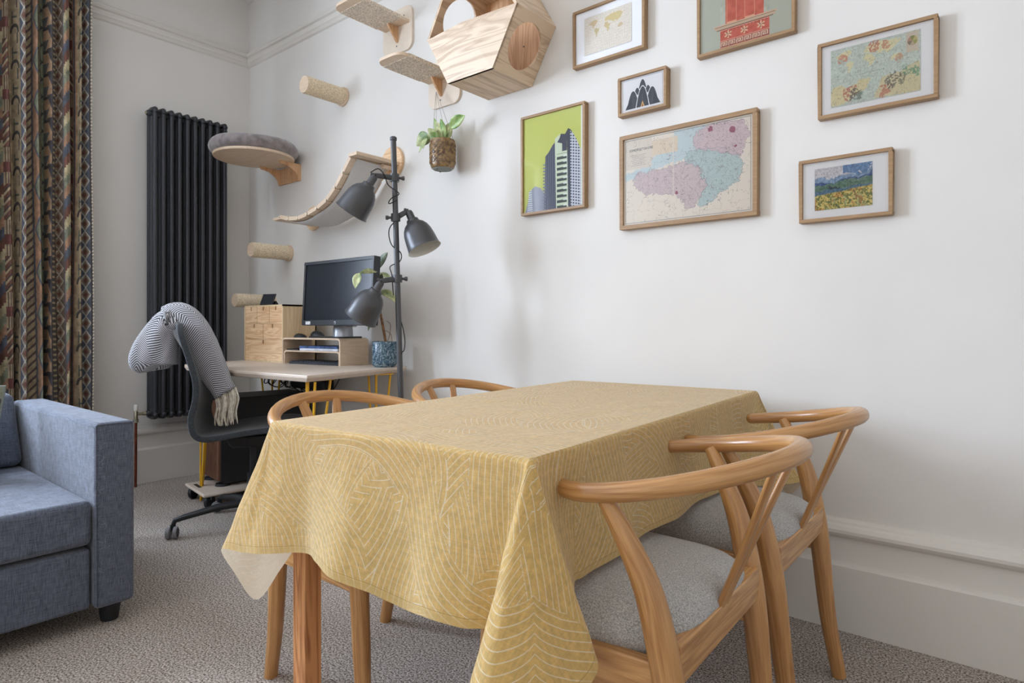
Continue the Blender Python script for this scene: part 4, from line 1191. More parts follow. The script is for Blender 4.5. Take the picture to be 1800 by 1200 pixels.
ms = thing('computer_mouse', 'black computer mouse on the riser, right one', 'mouse', (1.112, -.175, RZ))


def blob(cx, cy, lx, ly, hz, zz, rot=0):
    m_ = MB(); c, s_ = math.cos(rot), math.sin(rot)
    def f(u, v):
        a = u * 2 * math.pi; r = v; x = lx * r * math.cos(a); y = ly * r * math.sin(a); z = hz * (1 - r ** 2.6) ** .6 * (1 - .25 * math.cos(a) * r)
        return (cx + c * x - s_ * y, cy + s_ * x + c * y, zz + z)
    m_.grid(f, 24, 8); return m_


part('shell', blob(1.112, -.175, .056, .032, .036, RZ + .0, .1), M['black'], ms, smooth=180)
part('scroll_wheel', MB().lathe([(0, -.003), (.006, -.003), (.006, .003), (0, .003)], (1.145, -.175, RZ + .024), (0, 1, 0), 12), M['bezel'], ms)
m2 = thing('computer_mouse', 'flat black mouse in front on the riser, left one', 'mouse', (1.075, -.262, RZ))
part('shell', blob(1.075, -.262, .052, .030, .022, RZ, .0), M['black'], m2, smooth=180)
part('scroll_wheel', MB().lathe([(0, -.003), (.005, -.003), (.005, .003), (0, .003)], (1.055, -.262, RZ + .019), (0, 1, 0), 12), M['bezel'], m2)

# phone on its stand
ph = thing('desk_phone', 'small black touch screen device standing on the drawers', 'phone', (.765, -.265, 1.097))
Mp = Matrix.Translation((.735, -.268, 1.133)) @ Matrix.Rotation(R(14), 4, 'Z') @ Matrix.Rotation(R(-24), 4, 'X')
p = MB(); tbox(p, (-.052, -.004, -.036), (.052, .004, .036), Mp); part('body', p, M['black'], ph, bevel=.003)
p = MB(); tbox(p, (-.046, -.0045, -.026), (.046, -.004, .031), Mp); part('screen', p, M['screen'], ph, smooth=None)
p = MB(); p.hexa([(.698, -.278, 1.097), (.778, -.258, 1.097), (.768, -.213, 1.097), (.688, -.233, 1.097), (.698, -.273, 1.105), (.778, -.253, 1.105), (.768, -.233, 1.124), (.688, -.253, 1.124)]); part('foot', p, M['black'], ph)

# ficus in blue glazed pot
pc = (1.700, -.165)
pt = thing('potted_plant', 'rubber plant in a blue speckled glazed pot at the desk end', 'plant', (pc[0], pc[1], DZ))
p = MB(); p.lathe([(0, 0), (.052, 0), (.054, .004), (.062, .012), (.064, .02), (.064, .128), (.061, .131), (.058, .128), (.058, .11), (0, .11)], (pc[0], pc[1], DZ), (0, 0, 1), 36); part('pot', p, M['glaze'], pt, smooth=50)
p = MB(); p.lathe([(0, .112), (.058, .112)], (pc[0], pc[1], DZ), (0, 0, 1), 24); part('soil', p, M['soil'], pt)
st_pts = spline([(1.712, -.165, .875), (1.703, -.175, .96), (1.690, -.185, 1.05), (1.680, -.19, 1.14), (1.672, -.20, 1.22), (1.672, -.20, 1.262)], 5)
p = MB(); p.tube(st_pts, [.007] * 8 + [.006] * 8 + [.005] * (len(st_pts) - 16), 8); part('stem', p, M['stem'], pt)
p = MB(); p.tube(spline([(1.72, -.17, .875), (1.735, -.16, .93), (1.728, -.15, .98), (1.712, -.16, 1.0)], 4), .0015, 6); p.tube(spline([(1.715, -.17, .95), (1.745, -.16, .93), (1.755, -.16, .89)], 4), .0015, 6); part('aerial_root', p, M['stem'], pt)
p = MB(); p.tube([(1.672, -.20, 1.255), (1.676, -.20, 1.30), (1.678, -.20, 1.335)], [.006, .004, .001], 8); part('leaf_sheath', p, M['redstem'], pt)


def leaf(base, tip, wid, sag=.02, side=(0, 0, 1), m_='leafg', par=None, thick=.0012, fold=.25, name='leaf'):
    b, t = Vector(base), Vector(tip); d = t - b; L = d.length; dn = d.normalized()
    s_ = Vector(side); s_ = (s_ - dn * s_.dot(dn)).normalized(); n_ = dn.cross(s_)
    mm_ = MB(); NUl, NVl = 6, 12

    def f(u, v):
        w_ = wid * (math.sin(math.pi * min(1, v ** .8)) ** .8 if 0 < v < 1 else 0) + .0006
        a = (u * 2 - 1)
        return tuple(b + d * v + s_ * (a * w_) + n_ * (abs(a) * w_ * fold) + Vector((0, 0, -sag * 4 * (v - .5) ** 2 + sag)))
    mm_.grid(f, NUl, NVl); o = part(name, mm_, M[m_], par, smooth=180, fixn=False)
    sd = o.modifiers.new('thickness', 'SOLIDIFY'); sd.thickness = thick
    return o


part('leaf_stalk', MB().tube(spline([(1.672, -.20, 1.24), (1.74, -.25, 1.25), (1.806, -.299, 1.238)], 4), .002, 6), M['leafp'], pt); leaf((1.800, -.295, 1.236), (1.800, -.400, 1.222), .012, .010, (0, .3, 1), 'leafp', pt); leaf((1.800, -.400, 1.225), (1.806, -.425, 1.150), .022, .004, (1, .6, 0), 'leafp', pt); leaf((1.674, -.20, 1.25), (1.765, -.30, 1.195), .024, .01, (1, 0, .3), 'leafp', pt)
leaf((1.680, -.20, 1.262), (1.768, -.20, 1.345), .018, .010, (1, .5, -1), 'leafgr', pt); leaf((1.674, -.19, 1.24), (1.755, -.16, 1.20), .020, .012, (0, 1, .3), 'leafp', pt)
leaf((1.690, -.19, 1.15), (1.800, -.16, 1.085), .022, .015, (.3, .8, .5), 'leafp', pt); leaf((1.682, -.19, 1.21), (1.66, -.24, 1.23), .024, .01, (1, 0, .3), 'leafp', pt)
leaf((1.690, -.19, 1.10), (1.662, -.24, .945), .024, .01, (1, 0, 0), 'leafp', pt); leaf((1.675, -.2, 1.19), (1.620, -.24, 1.15), .024, .01, (0, 0, 1), 'leafp', pt); leaf((1.685, -.19, 1.17), (1.75, -.22, 1.235), .016, .01, (1, 0, -.3), 'leafgr', pt)

# ------------------------------------------------------------------ floor lamp with three shades
fl = thing('floor_lamp', 'dark grey floor lamp with three bell shades between desk and table', 'lamp', (2.145, -.41, 0))
pb, ptop = Vector((2.145, -.41, .03)), Vector((2.066, -.41, 1.811))
p = MB(); p.tube([pb, ptop], .0125, 18); p.lathe([(.0125, -.006), (.0155, -.004), (.0155, .008), (.012, .012), (0, .012)], ptop, (0, 0, 1), 18); part('pole', p, M['lampm'], fl)
p = MB(); p.lathe([(0, 0), (.14, 0), (.142, .004), (.142, .022), (.138, .028), (.02, .032), (0, .032)], (2.145, -.41, 0), (0, 0, 1), 40); part('base', p, M['lampm'], fl, smooth=40)


def on_pole(z): t = (z - pb.z) / (ptop.z - pb.z); return pb.lerp(ptop, t)


SH1 = ((2.048, -.500, 1.632), (1.948, -.550, 1.481))
SH3 = ((2.067, -.481, 1.167), (1.990, -.509, 1.043))


def shade(piv, opn, clampz, side, ang=0):
    piv, opn = Vector(piv), Vector(opn); ax = (opn - piv).normalized(); L = .190
    pc_ = on_pole(clampz)
    cm = MB(); sd = Vector(side).normalized()
    cm.lathe([(.013, -.017), (.021, -.017), (.021, .017), (.013, .017)], pc_, (0, 0, 1), 16)
    cm.tube([pc_ - sd * .018, pc_ - sd * .034], .006, 10); cm.lathe([(0, 0), (.007, 0), (.010, .006), (.010, .014), (0, .016)], pc_ - sd * .030, -sd, 8)
    e = piv - ax * .005
    arm_dir = (e - pc_)
    cm.tube([pc_ + arm_dir.normalized() * .016, pc_ + arm_dir * .75, e], [.0125, .0115, .010], 8, flat=(1.0, .7))
    c_ = part('clamp', cm, M['lampm'], fl)
    kn = MB(); kn.tube([e - sd * .0 + Vector((0, 0, 0)), e + Vector((-.012, -.016, .004))], .009, 10); part('tilt_knob', kn, M['lampm'], c_)
    prof = [(0, -.004), (.014, -.002), (.017, .006), (.018, .036), (.020, .040), (.027, .042), (.029, .050), (.031, .056), (.046, .068), (.058, .086), (.065, .108), (.069, .136), (.072, .170), (.0745, L - .004), (.0775, L)]
    s_ = MB(); s_.lathe(prof, piv, ax, 40); s1 = part('lamp_shade', s_, M['lampm'], fl, smooth=50)
    inn = [(r - .0018, z) for r, z in prof[6:]]; i2 = MB(); i2.lathe([(.0775, L)] + inn[::-1] + [(0, .055)], piv, ax, 40); part('shade_lining', i2, M['lampin'], s1, smooth=50)
    b_ = MB(); b_.lathe([(0, .150), (.016, .146), (.026, .130), (.029, .115), (.024, .098), (.014, .080), (.013, .056), (0, .056)], piv, ax, 20); part('bulb', b_, mat('frosted_bulb', (232, 230, 222), .3), s1)


shade(SH1[0], SH1[1], 1.637, (-.6, -.75, 0))
shade((2.112, -.360, 1.487), (2.185, -.335, 1.325), 1.458, (.75, .6, 0))
shade(SH3[0], SH3[1], 1.184, (-.55, -.8, 0))
for cpts in ([(2.031, -.51, 1.650), (2.050, -.482, 1.668), (2.072, -.466, 1.640), (2.068, -.440, 1.60), (2.098, -.405, 1.565), (2.088, -.432, 1.545), (2.062, -.430, 1.532), (2.07, -.436, 1.518), (2.094, -.410, 1.535)],
             [(2.10, -.405, 1.45), (2.073, -.430, 1.42), (2.066, -.436, 1.382), (2.080, -.430, 1.332), (2.104, -.400, 1.300), (2.106, -.405, 1.262), (2.075, -.435, 1.238), (2.078, -.430, 1.205), (2.078, -.425, 1.16), (2.084, -.425, 1.11)],
             [(2.104, -.40, 1.0), (2.126, -.403, .954), (2.134, -.401, .904), (2.130, -.403, .866), (2.118, -.408, .838), (2.112, -.40, .7), (2.13, -.40, .05)]):
    p = MB(); p.tube(spline(cpts, 6), .0024, 6); part('power_cord', p, M['cable'], fl)

# ------------------------------------------------------------------ cat furniture on the wall
def peg(x, z, label, L=.265, r=.050):
    t = thing('scratching_post', label, 'cat perch', (x, 0, z), group='rope wrapped climbing posts on the wall')
    p = MB(); p.lathe([(0, 0), (r + .006, 0), (r + .006, .012), (r, .014), (0, .014)], (x, -.001, z), (0, -1, 0), 32); part('wall_disc', p, M['birchx'], t)
    pr = [(r - .004, .014)]
    n_ = int((L - .02) / .0055)
    for k in range(n_): pr += [(r - .0016, .016 + k * .0055), (r, .0185 + k * .0055)]
    pr += [(r - .002, L - .002)]
    p = MB(); p.lathe(pr, (x, 0, z), (0, -1, 0), 28); part('rope_sleeve', p, M['rope'], t, smooth=60)
    p = MB(); p.lathe([(r - .002, L - .004), (r - .003, L), (0, L)], (x, 0, z), (0, -1, 0), 28); part('end_cap', p, M['birchx'], t)


peg(1.115, 2.335, 'highest of the rope wrapped climbing posts, tilted pale end')
peg(.522, 1.450, 'middle rope wrapped climbing post above the monitor', r=.047)
peg(.315, 1.140, 'lowest rope wrapped climbing post, beside the pine drawers', r=.044)


def step(x0, x1, zb_, label, plate):
    t = thing('wall_step', label, 'cat shelf', ((x0 + x1) / 2, 0, zb_), group='cat steps with sisal pads')
    th, L, r = .014, .360, .055; pts = [(x0, -.012), (x1, -.012)]
    pts += [(x1 - r + r * math.cos(a), -(L - r) - r * math.sin(a)) for a in np.linspace(0, math.pi / 2, 8)]
    pts += [(x0 + r - r * math.cos(a), -(L - r) - r * math.sin(a)) for a in np.linspace(math.pi / 2, 0, 8)]
    p = MB(); p.prism([(x, y, zb_) for x, y in pts], (0, 0, th)); part('shelf_board', p, M['birch'], t, bevel=.001, smooth=30)
    p = MB(); e = .0025; p.box((x0 - e, -L + .050, zb_ - e), (x1 + e, -.072, zb_ + th + e)); part('sisal_pad', p, M['sisal'], t, bevel=.002)
    px0, px1, pz0, pz1 = plate; r = .045; q = []
    for cx, cz, a0 in ((px1 - r, pz1 - r, 0), (px0 + r, pz1 - r, 90), (px0 + r, pz0 + r, 180), (px1 - r, pz0 + r, 270)):
        q += [(cx + r * math.cos(R(a0 + k * 15)), 0, cz + r * math.sin(R(a0 + k * 15))) for k in range(7)]
    p = MB(); p.prism(q, (0, -.013, 0)); part('wall_plate', p, mat('birch_plate', (230, 214, 194), .5, var=.03, vs=8), t, smooth=30, bevel=.001)
    xm = (x0 + x1) / 2 - .004; p = MB(); p.prism([(xm, -.013, zb_), (xm, -.085, zb_), (xm, -.080, zb_ - .012), (xm, -.022, zb_ - .080), (xm, -.013, zb_ - .084)], (.012, 0, 0)); part('brace', p, M['ashin'], t, bevel=.001)
    for dx, dz in ((0, -.10), (-.06, .05), (.06, .05)): p = MB(); p.lathe([(0, 0), (.004, 0), (.003, .002), (0, .002)], (xm + dx, -.013, zb_ + dz), (0, -1, 0), 10); part('screw', p, M['lampm'], t)


step(1.520, 1.718, 2.592, 'upper cat step with sisal pad, cut off by the top edge', (1.500, 1.738, 2.452, 2.69))
step(1.868, 2.052, 2.222, 'lower cat step with sisal pad, the plant hangs under it', (1.868, 2.092, 2.086, 2.325))

# round bed on its bracket
cb = thing('cat_bed', 'round grey plush cat bed on a wooden wall bracket', 'cat bed', (.53, 0, 2.0))
bx, by, bz, br = .560, -.262, 2.008, .236
p = MB(); p.lathe([(0, 0), (br - .002, 0), (br, .003), (br, .013), (br - .002, .016), (0, .016)], (bx, by, bz), (0, 0, 1), 64); part('round_board', p, M['birchx'], cb, smooth=40)
p = MB()
for k in range(49):
    pass
NB = 72
def bedp(u, v):
    a = 2 * math.pi * u; ph = v * 2 * math.pi
    wob_ = 1 + .02 * math.sin(a * 5 + 1) + .012 * math.sin(a * 11)
    rr_ = br - .028 + (.052 * wob_) * math.cos(ph); zz = bz + .056 + .044 * math.sin(ph) * (1 + .08 * math.sin(a * 3))
    return (bx + rr_ * math.cos(a), min(by + rr_ * math.sin(a), -.012), zz)
p.grid(bedp, NB, 18); p.lathe([(0, .03), (.20, .03), (.20, .06), (.12, .052), (0, .05)], (bx, by, bz), (0, 0, 1), 40)
part('plush_cushion', p, M['plush'], cb, smooth=180)
p = MB(); p.box((.413, -.016, 1.905), (.660, -.001, 2.008)); part('back_plate', p, M['ashin'], cb, bevel=.001)
for x in (.413, .648):
    pts = [(x, -.016, 2.008), (x, -.150, 2.008), (x, -.140, 1.990)] + [(x, -.140 + .124 * math.sin(a), 1.905 + .085 * math.cos(a)) for a in np.linspace(.2, 1.45, 6)] + [(x, -.016, 1.905)]
    p = MB(); p.prism(pts, (.012, 0, 0)); part('gusset', p, M['ashin'], cb, bevel=.001)
for x, z in ((.50, 1.945), (.57, 1.96)): p = MB(); p.lathe([(0, 0), (.004, 0), (0, .002)], (x, -.016, z), (0, -1, 0), 8); part('screw', p, M['lampm'], cb)

# rope bridge
bgd = thing('cat_bridge', 'sagging slatted cat bridge with grey canvas sling', 'cat bridge', (1.2, 0, 1.7))
for (x, z, rr_) in ((1.575, 1.868, .088), (.812, 1.645, .075)):
    p = MB(); p.lathe([(0, 0), (rr_, 0), (rr_, .012), (rr_ - .003, .016), (0, .016)], (x, -.001, z), (0, -1, 0), 40); d_ = part('wall_disc', p, M['pine'], bgd, smooth=40)
    p = MB(); p.lathe([(0, 0), (.004, 0), (0, .002)], (x, -.017, z - .045), (0, -1, 0), 8); part('screw', p, M['lampm'], d_)
path = spline([(1.590, 1.840), (1.555, 1.815), (1.490, 1.737), (1.412, 1.672), (1.330, 1.622), (1.215, 1.592), (1.120, 1.572), (1.020, 1.572), (.955, 1.582), (.880, 1.600)], 8)
ya_, yb_ = -.285, -.030
def along(s_):
    # point and tangent at arclength s_
    acc = 0
    for i in range(len(path) - 1):
        d_ = np.linalg.norm(path[i + 1] - path[i])
        if acc + d_ >= s_: t = (s_ - acc) / d_; return path[i] * (1 - t) + path[i + 1] * t, (path[i + 1] - path[i]) / d_
        acc += d_
    return path[-1], (path[-1] - path[-2]) / np.linalg.norm(path[-1] - path[-2])
tot = sum(np.linalg.norm(path[i + 1] - path[i]) for i in range(len(path) - 1))
ns = 8; gap = .012; sw = (tot - gap * (ns + 1)) / ns
for k in range(ns):
    c0, t0 = along(gap + k * (sw + gap) + .001); c1, t1 = along(gap + k * (sw + gap) + sw); p = MB()
    d_ = (c1 - c0) / np.linalg.norm(c1 - c0); n_ = np.array([-d_[1], d_[0]]); n_ = n_ if n_[1] > 0 else -n_
    q = [(c0 + n_ * .002), (c1 + n_ * .002), (c1 + n_ * .024), (c0 + n_ * .024)]
    p.prism([(a[0], ya_, a[1]) for a in q], (0, yb_ - ya_, 0)); part('slat', p, M['birch'], bgd, bevel=.001)
for k in range(ns + 1):
    c0, t0 = along(min(tot - .001, gap * .5 + k * (sw + gap))); p = MB(); n_ = np.array([-t0[1], t0[0]]); n_ = n_ if n_[1] > 0 else -n_
    a = c0 + n_ * .012; p.tube([(a[0], ya_ - .004, a[1]), (a[0], yb_, a[1])], .0055, 8); part('dowel', p, mat('pale_dowel', (232, 218, 198), .5), bgd)
p = MB(); NS_ = len(path)
p.grid(lambda u, v: (path[int(round(u * (NS_ - 1)))][0], ya_ + .034 + (yb_ - ya_ - .050) * v, path[int(round(u * (NS_ - 1)))][1] - .004 - .006 * math.sin(math.pi * v)), NS_ - 1, 6); cv = part('canvas_sling', p, M['canvas'], bgd, smooth=180, fixn=False)
sd = cv.modifiers.new('thickness', 'SOLIDIFY'); sd.thickness = .002
p = MB(); p.box((1.572, ya_ - .01, 1.842), (1.640, -.012, 1.860)); part('end_board', p, M['birch'], bgd, bevel=.001)
p = MB(); p.box((.800, -.275, 1.598), (.905, -.012, 1.614)); part('end_board', p, M['birch'], bgd, bevel=.001)
p = MB(); p.tube([(1.600, -.10, 1.828), (1.600, -.012, 1.828)], .014, 12); part('dowel_peg', p, M['birchx'], bgd)

# hexagonal cat house
hc = thing('cat_house', 'hexagonal wooden cat house with round openings high on the wall', 'cat house', (2.405, 0, 2.28))
cx, cz, rad_, dep = 2.405, 2.283, .266, .272
hv = [(cx + rad_ * math.cos(R(a)), cz + rad_ * math.sin(R(a))) for a in (0, 60, 120, 180, 240, 300)]
thk = .012


def side_panel(i, hole, mat_, yfront=-dep):
    (xa, za), (xb, zb_) = hv[i], hv[(i + 1) % 6]
    ki = (rad_ - thk / math.cos(R(30))) / rad_
    ia = (cx + (xa - cx) * ki, cz + (za - cz) * ki); ib = (cx + (xb - cx) * ki, cz + (zb_ - cz) * ki)
    p = MB(); O = [Vector((xa, yfront, za)), Vector((xb, yfront, zb_)), Vector((xb, -.002, zb_)), Vector((xa, -.002, za))]
    I = [Vector((ia[0], yfront, ia[1])), Vector((ib[0], yfront, ib[1])), Vector((ib[0], -.002, ib[1])), Vector((ia[0], -.002, ia[1]))]
    if not hole:
        p.add(O + I, [(0, 1, 2, 3), (4, 7, 6, 5), (0, 4, 5, 1), (1, 5, 6, 2), (2, 6, 7, 3), (3, 7, 4, 0)]); return p
    N = 48; ring = []
    for Q in (O, I):
        c_ = (Q[0] + Q[1] + Q[2] + Q[3]) / 4; e1 = (O[1] - O[0]).normalized(); e2 = Vector((0, 1, 0)); sq = []; ci = []
        W_ = (Q[1] - Q[0]).length / 2; H_ = (Q[2] - Q[1]).length / 2
        for k in range(N):
            a = 2 * math.pi * k / N; cc_, ss = math.cos(a), math.sin(a); s_ = 1 / max(abs(cc_), abs(ss)); sq.append(c_ + e1 * (cc_ * s_ * W_) + e2 * (ss * s_ * H_)); ci.append(c_ + e1 * (cc_ * hole) + e2 * (ss * hole))
        ring += [sq, ci]
    v_ = ring[0] + ring[1] + ring[2] + ring[3]; f_ = []
    for k in range(N):
        k2 = (k + 1) % N
        f_ += [(k, k2, N + k2, N + k), (2 * N + k, 3 * N + k, 3 * N + k2, 2 * N + k2), (N + k, N + k2, 3 * N + k2, 3 * N + k), (k, 2 * N + k, 2 * N + k2, k2)]
    p.add(v_, f_); return p


for i in range(6):
    part('side_panel', side_panel(i, .098 if i in (2, 5) else 0, None), M['ash'], hc, smooth=None)
# folded front panel covering the lower half
G, A_, B_, F_ = hv[0], hv[3], hv[4], hv[5]
Hc = (cx - .03, -dep - .022, cz + .002); fy = -dep - .001
K1 = (F_[0] - .045, fy, F_[1])
def wedge(pts):
    m_ = MB(); v_ = [Vector(q) for q in pts]; b_ = [q + Vector((0, .012, 0)) for q in v_]; n_ = len(v_)
    m_.add(v_ + b_, [list(range(n_))[::-1], [k + n_ for k in range(n_)]] + [(k, (k + 1) % n_, (k + 1) % n_ + n_, k + n_) for k in range(n_)]); return m_
part('front_panel', wedge([(A_[0], fy, A_[1]), (B_[0], fy, B_[1]), (F_[0], fy, F_[1]), Hc]), M['ashf'], hc, smooth=None)
part('front_panel', wedge([Hc, (F_[0], fy, F_[1]), (G[0], fy, G[1])]), M['ashf'], hc, smooth=None)
# inner wall of the far upper side is visible through the mouth; cushion inside
p = MB(); p.prism([(cx + (x - cx) * .955, -.004, cz + (z - cz) * .955) for x, z in hv], (0, -.010, 0)); part('back_panel', p, M['ashin'], hc, smooth=None)
p = MB(); p.lathe([(0, 0), (.004, 0), (.003, .002), (0, .002)], (2.50, -.014, 2.24), (0, -1, 0), 8); part('screw', p, M['lampm'], hc)

# hanging pothos
hp = thing('hanging_plant', 'trailing green plant in an embossed brown pot hung on cords', 'plant', (2.062, -.10, 1.74))
hx, hy, hz = 2.062, -.100, 1.738
p = MB(); p.lathe([(0, 0), (.050, 0), (.056, .004), (.0595, .016), (.0625, .030), (.0625, .128), (.060, .138), (.055, .134), (.054, .12), (0, .12)], (hx, hy, hz), (0, 0, 1), 40); pot = part('pot', p, M['brownglaze'], hp, smooth=50)
p = MB()
for r_ in range(5):
    for k in range(20):
        a = 2 * math.pi * k / 20; c_ = Vector((hx + .0625 * math.cos(a), hy + .0625 * math.sin(a), hz + .032 + r_ * .0195)); nrm = Vector((math.cos(a), math.sin(a), 0)); tg = Vector((-math.sin(a), math.cos(a), 0))
        ringp = [c_ + tg * (.0075 * math.cos(b)) + Vector((0, 0, .0075 * math.sin(b))) for b in np.linspace(0, 2 * math.pi, 11)]
        p.tube(ringp, .0018, 5, caps=False)
part('embossed_rings', p, M['brownglaze'], pot, kind='stuff')
p = MB(); p.lathe([(0, .122), (.054, .122)], (hx, hy, hz), (0, 0, 1), 20); part('soil', p, M['soil'], hp)
p = MB(); p.lathe([(0, -.004), (.046, -.004), (.05, .001)], (hx, hy, hz), (0, 0, 1), 30)
for a in (.6, 2.7, 4.6): p.lathe([(0, -.010), (.005, -.008), (.005, 0)], (hx + .036 * math.cos(a), hy + .036 * math.sin(a), hz), (0, 0, 1), 8)
part('pot_base', p, mat('unglazed_base', (132, 134, 128), .7), hp)
apex = Vector((1.966, -.052, 2.150))
for a in (.4, 1.9, 3.4, 5.0):
    p = MB(); q = Vector((hx + .061 * math.cos(a), hy + .061 * math.sin(a), hz + .125)); p.tube([apex + Vector((.002 * math.cos(a), 0, 0)), q, Vector((q.x, q.y, hz + .004)), Vector((hx, hy, hz - .003))], .0011, 5); part('cord', p, M['string'], hp)
for b_, t_, w_, sd_, mt in (((hx - .03, hy, 1.87), (2.000, -.10, 2.000), .016, (1, 0, .4), 'leafg'), ((hx - .01, hy, 1.87), (2.045, -.13, 1.965), .026, (1, 0, 0), 'leafp'), ((hx + .01, hy, 1.87), (2.078, -.13, 1.972), .020, (1, 0, .1), 'leafg'),
                            ((hx - .03, hy - .02, 1.87), (2.010, -.15, 1.935), .024, (1, 0, .2), 'leafp'), ((hx + .02, hy, 1.87), (2.105, -.10, 1.955), .026, (1, .3, 0), 'leafp'), ((2.120, -.105, 1.925), (2.232, -.12, 1.958), .026, (0, -.6, 1), 'leafg'),
                            ((1.985, -.12, 1.915), (1.905, -.13, 1.872), .034, (0, -.4, 1), 'leafp'), ((1.975, -.12, 1.900), (1.925, -.13, 1.835), .014, (1, 0, 0), 'leafp'), ((1.97, -.12, 1.895), (1.965, -.14, 1.845), .020, (1, 0, 0), 'leafp'),
                            ((hx, hy - .02, 1.872), (2.03, -.16, 1.905), .02, (1, 0, 0), 'leafg'), ((hx + .03, hy - .02, 1.872), (2.115, -.15, 1.905), .022, (0, 0, 1), 'leafp')):
    leaf(b_, t_, w_, .008, sd_, mt, hp)
p = MB()
for q in ([(hx, hy, 1.86), (2.09, -.10, 1.90), (2.120, -.105, 1.925)], [(hx - .02, hy, 1.86), (2.00, -.11, 1.89), (1.985, -.12, 1.915)]): p.tube(spline(q, 4), .0016, 6)
part('stem', p, M['leafg'], hp)

# ------------------------------------------------------------------ office chair, throw
oc = thing('office_chair', 'charcoal office chair on casters tucked at the desk', 'chair', (1.348, -.69, 0))
fwd = Vector((.56, .83, 0)).normalized(); lat = Vector((-fwd.y, fwd.x, 0)); OC = Vector((1.348, -.69, 0))
prof = spline([(.235, .462), (.20, .478), (.10, .482), (-.02, .474), (-.12, .462), (-.185, .462), (-.225, .492), (-.240, .560), (-.228, .640), (-.232, .720), (-.262, .820), (-.300, .930), (-.318, .985)], 5)


def shp(u, v):
    i = u * (len(prof) - 1); k = int(min(len(prof) - 2, math.floor(i))); t = i - k; q = prof[k] * (1 - t) + prof[k + 1] * t
    a = v * 2 - 1; s_ = u
    hw_ = .235 - .030 * max(0, (u - .5)) * 2 - .03 * (max(0, .12 - u) / .12) ** 2 - .05 * (max(0, u - .9) / .1) ** 2
    curl = abs(a) ** 2.4
    P = OC + fwd * (q[0] + .035 * curl * max(0, u - .45) * 1.6) + lat * (a * hw_); P.z = q[1] + .020 * curl * (1 - min(1, u * 1.7))
    return tuple(P)


p = MB(); p.grid(shp, 60, 20); o = part('seat_shell', p, M['offfab'], oc, smooth=180, fixn=False)
sd = o.modifiers.new('thickness', 'SOLIDIFY'); sd.thickness = .026; sd.offset = 0
bv = o.modifiers.new('round', 'BEVEL'); bv.width = .008; bv.segments = 3; bv.limit_method = 'ANGLE'; bv.angle_limit = R(50)
p = MB(); hxm = [OC + fwd * a + lat * b for a, b in ((-.09, -.08), (.11, -.08), (.11, .08), (-.09, .08))]
p.hexa([q + Vector((0, 0, .395)) for q in hxm] + [OC + (q - OC) * 1.25 + Vector((0, 0, .452)) for q in hxm]); part('mechanism', p, M['black'], oc, bevel=.01)
p = MB(); p.tube([OC + Vector((0, 0, .09)), OC + Vector((0, 0, .26))], .026, 20); p.tube([OC + Vector((0, 0, .26)), OC + Vector((0, 0, .40))], .015, 16); part('gas_column', p, M['black'], oc)
for k in range(5):
    a = math.atan2(-1.016 + .69, 1.241 - 1.348) + k * 2 * math.pi / 5
    d_ = Vector((math.cos(a), math.sin(a), 0)); sdv = Vector((-d_.y, d_.x, 0))
    p = MB(); p.tube([OC + Vector((0, 0, .120)), OC + d_ * .16 + Vector((0, 0, .112)), OC + d_ * .300 + Vector((0, 0, .088)), OC + d_ * .338 + Vector((0, 0, .078)), OC + d_ * .345 + Vector((0, 0, .056))], [.026, .021, .017, .015, .013], 10, flat=(.8, 1)); part('base_arm', p, M['black'], oc, smooth=60)
    tip = OC + d_ * .345; cdir = Vector((math.cos(a + 1.2), math.sin(a + 1.2), 0)); ax_ = Vector((-cdir.y, cdir.x, 0))
    p = MB(); wc = tip + cdir * .012 + Vector((0, 0, .027))
    for sgn in (-1, 1): p.lathe([(0, 0), (.019, 0), (.027, .002), (.027, .016), (.022, .018), (0, .018)], wc + ax_ * sgn * .006, ax_ * sgn, 24)
    c_ = part('caster', p, [M['tread']], oc, smooth=40)
    p = MB()
    for sgn in (-1, 1): p.lathe([(0, 0), (.020, 0), (.019, .0015), (0, .002)], wc + ax_ * sgn * .024, ax_ * sgn, 20)
    p.tube([tip + Vector((0, 0, .06)), tip + Vector((0, 0, .034))], .012, 12); part('caster_hub', p, M['black'], c_)


def img_herring():
    h, w_ = 512, 512; v, u = np.mgrid[0:h, 0:w_]; u = u / w_; v = v / h
    s_ = np.abs((u * 3) % 1 - .5) * 2
    m = (((v * 24 + s_ * 3.4) % 1) < .5)
    a = canvas(h, w_, (64, 64, 72)); put(a, m, (206, 204, 206)); a += ((np.random.RandomState(1).rand(h, w_) - .5) * .16)[..., None]; return a


hm = printed('herringbone_wool', img_herring(), .95, bump=.5, bs=400, sheen=.4)
tw = thing('throw_blanket', 'grey herringbone wool throw with cream fringe over the chair back', 'blanket', (1.14, -.95, 1.0))


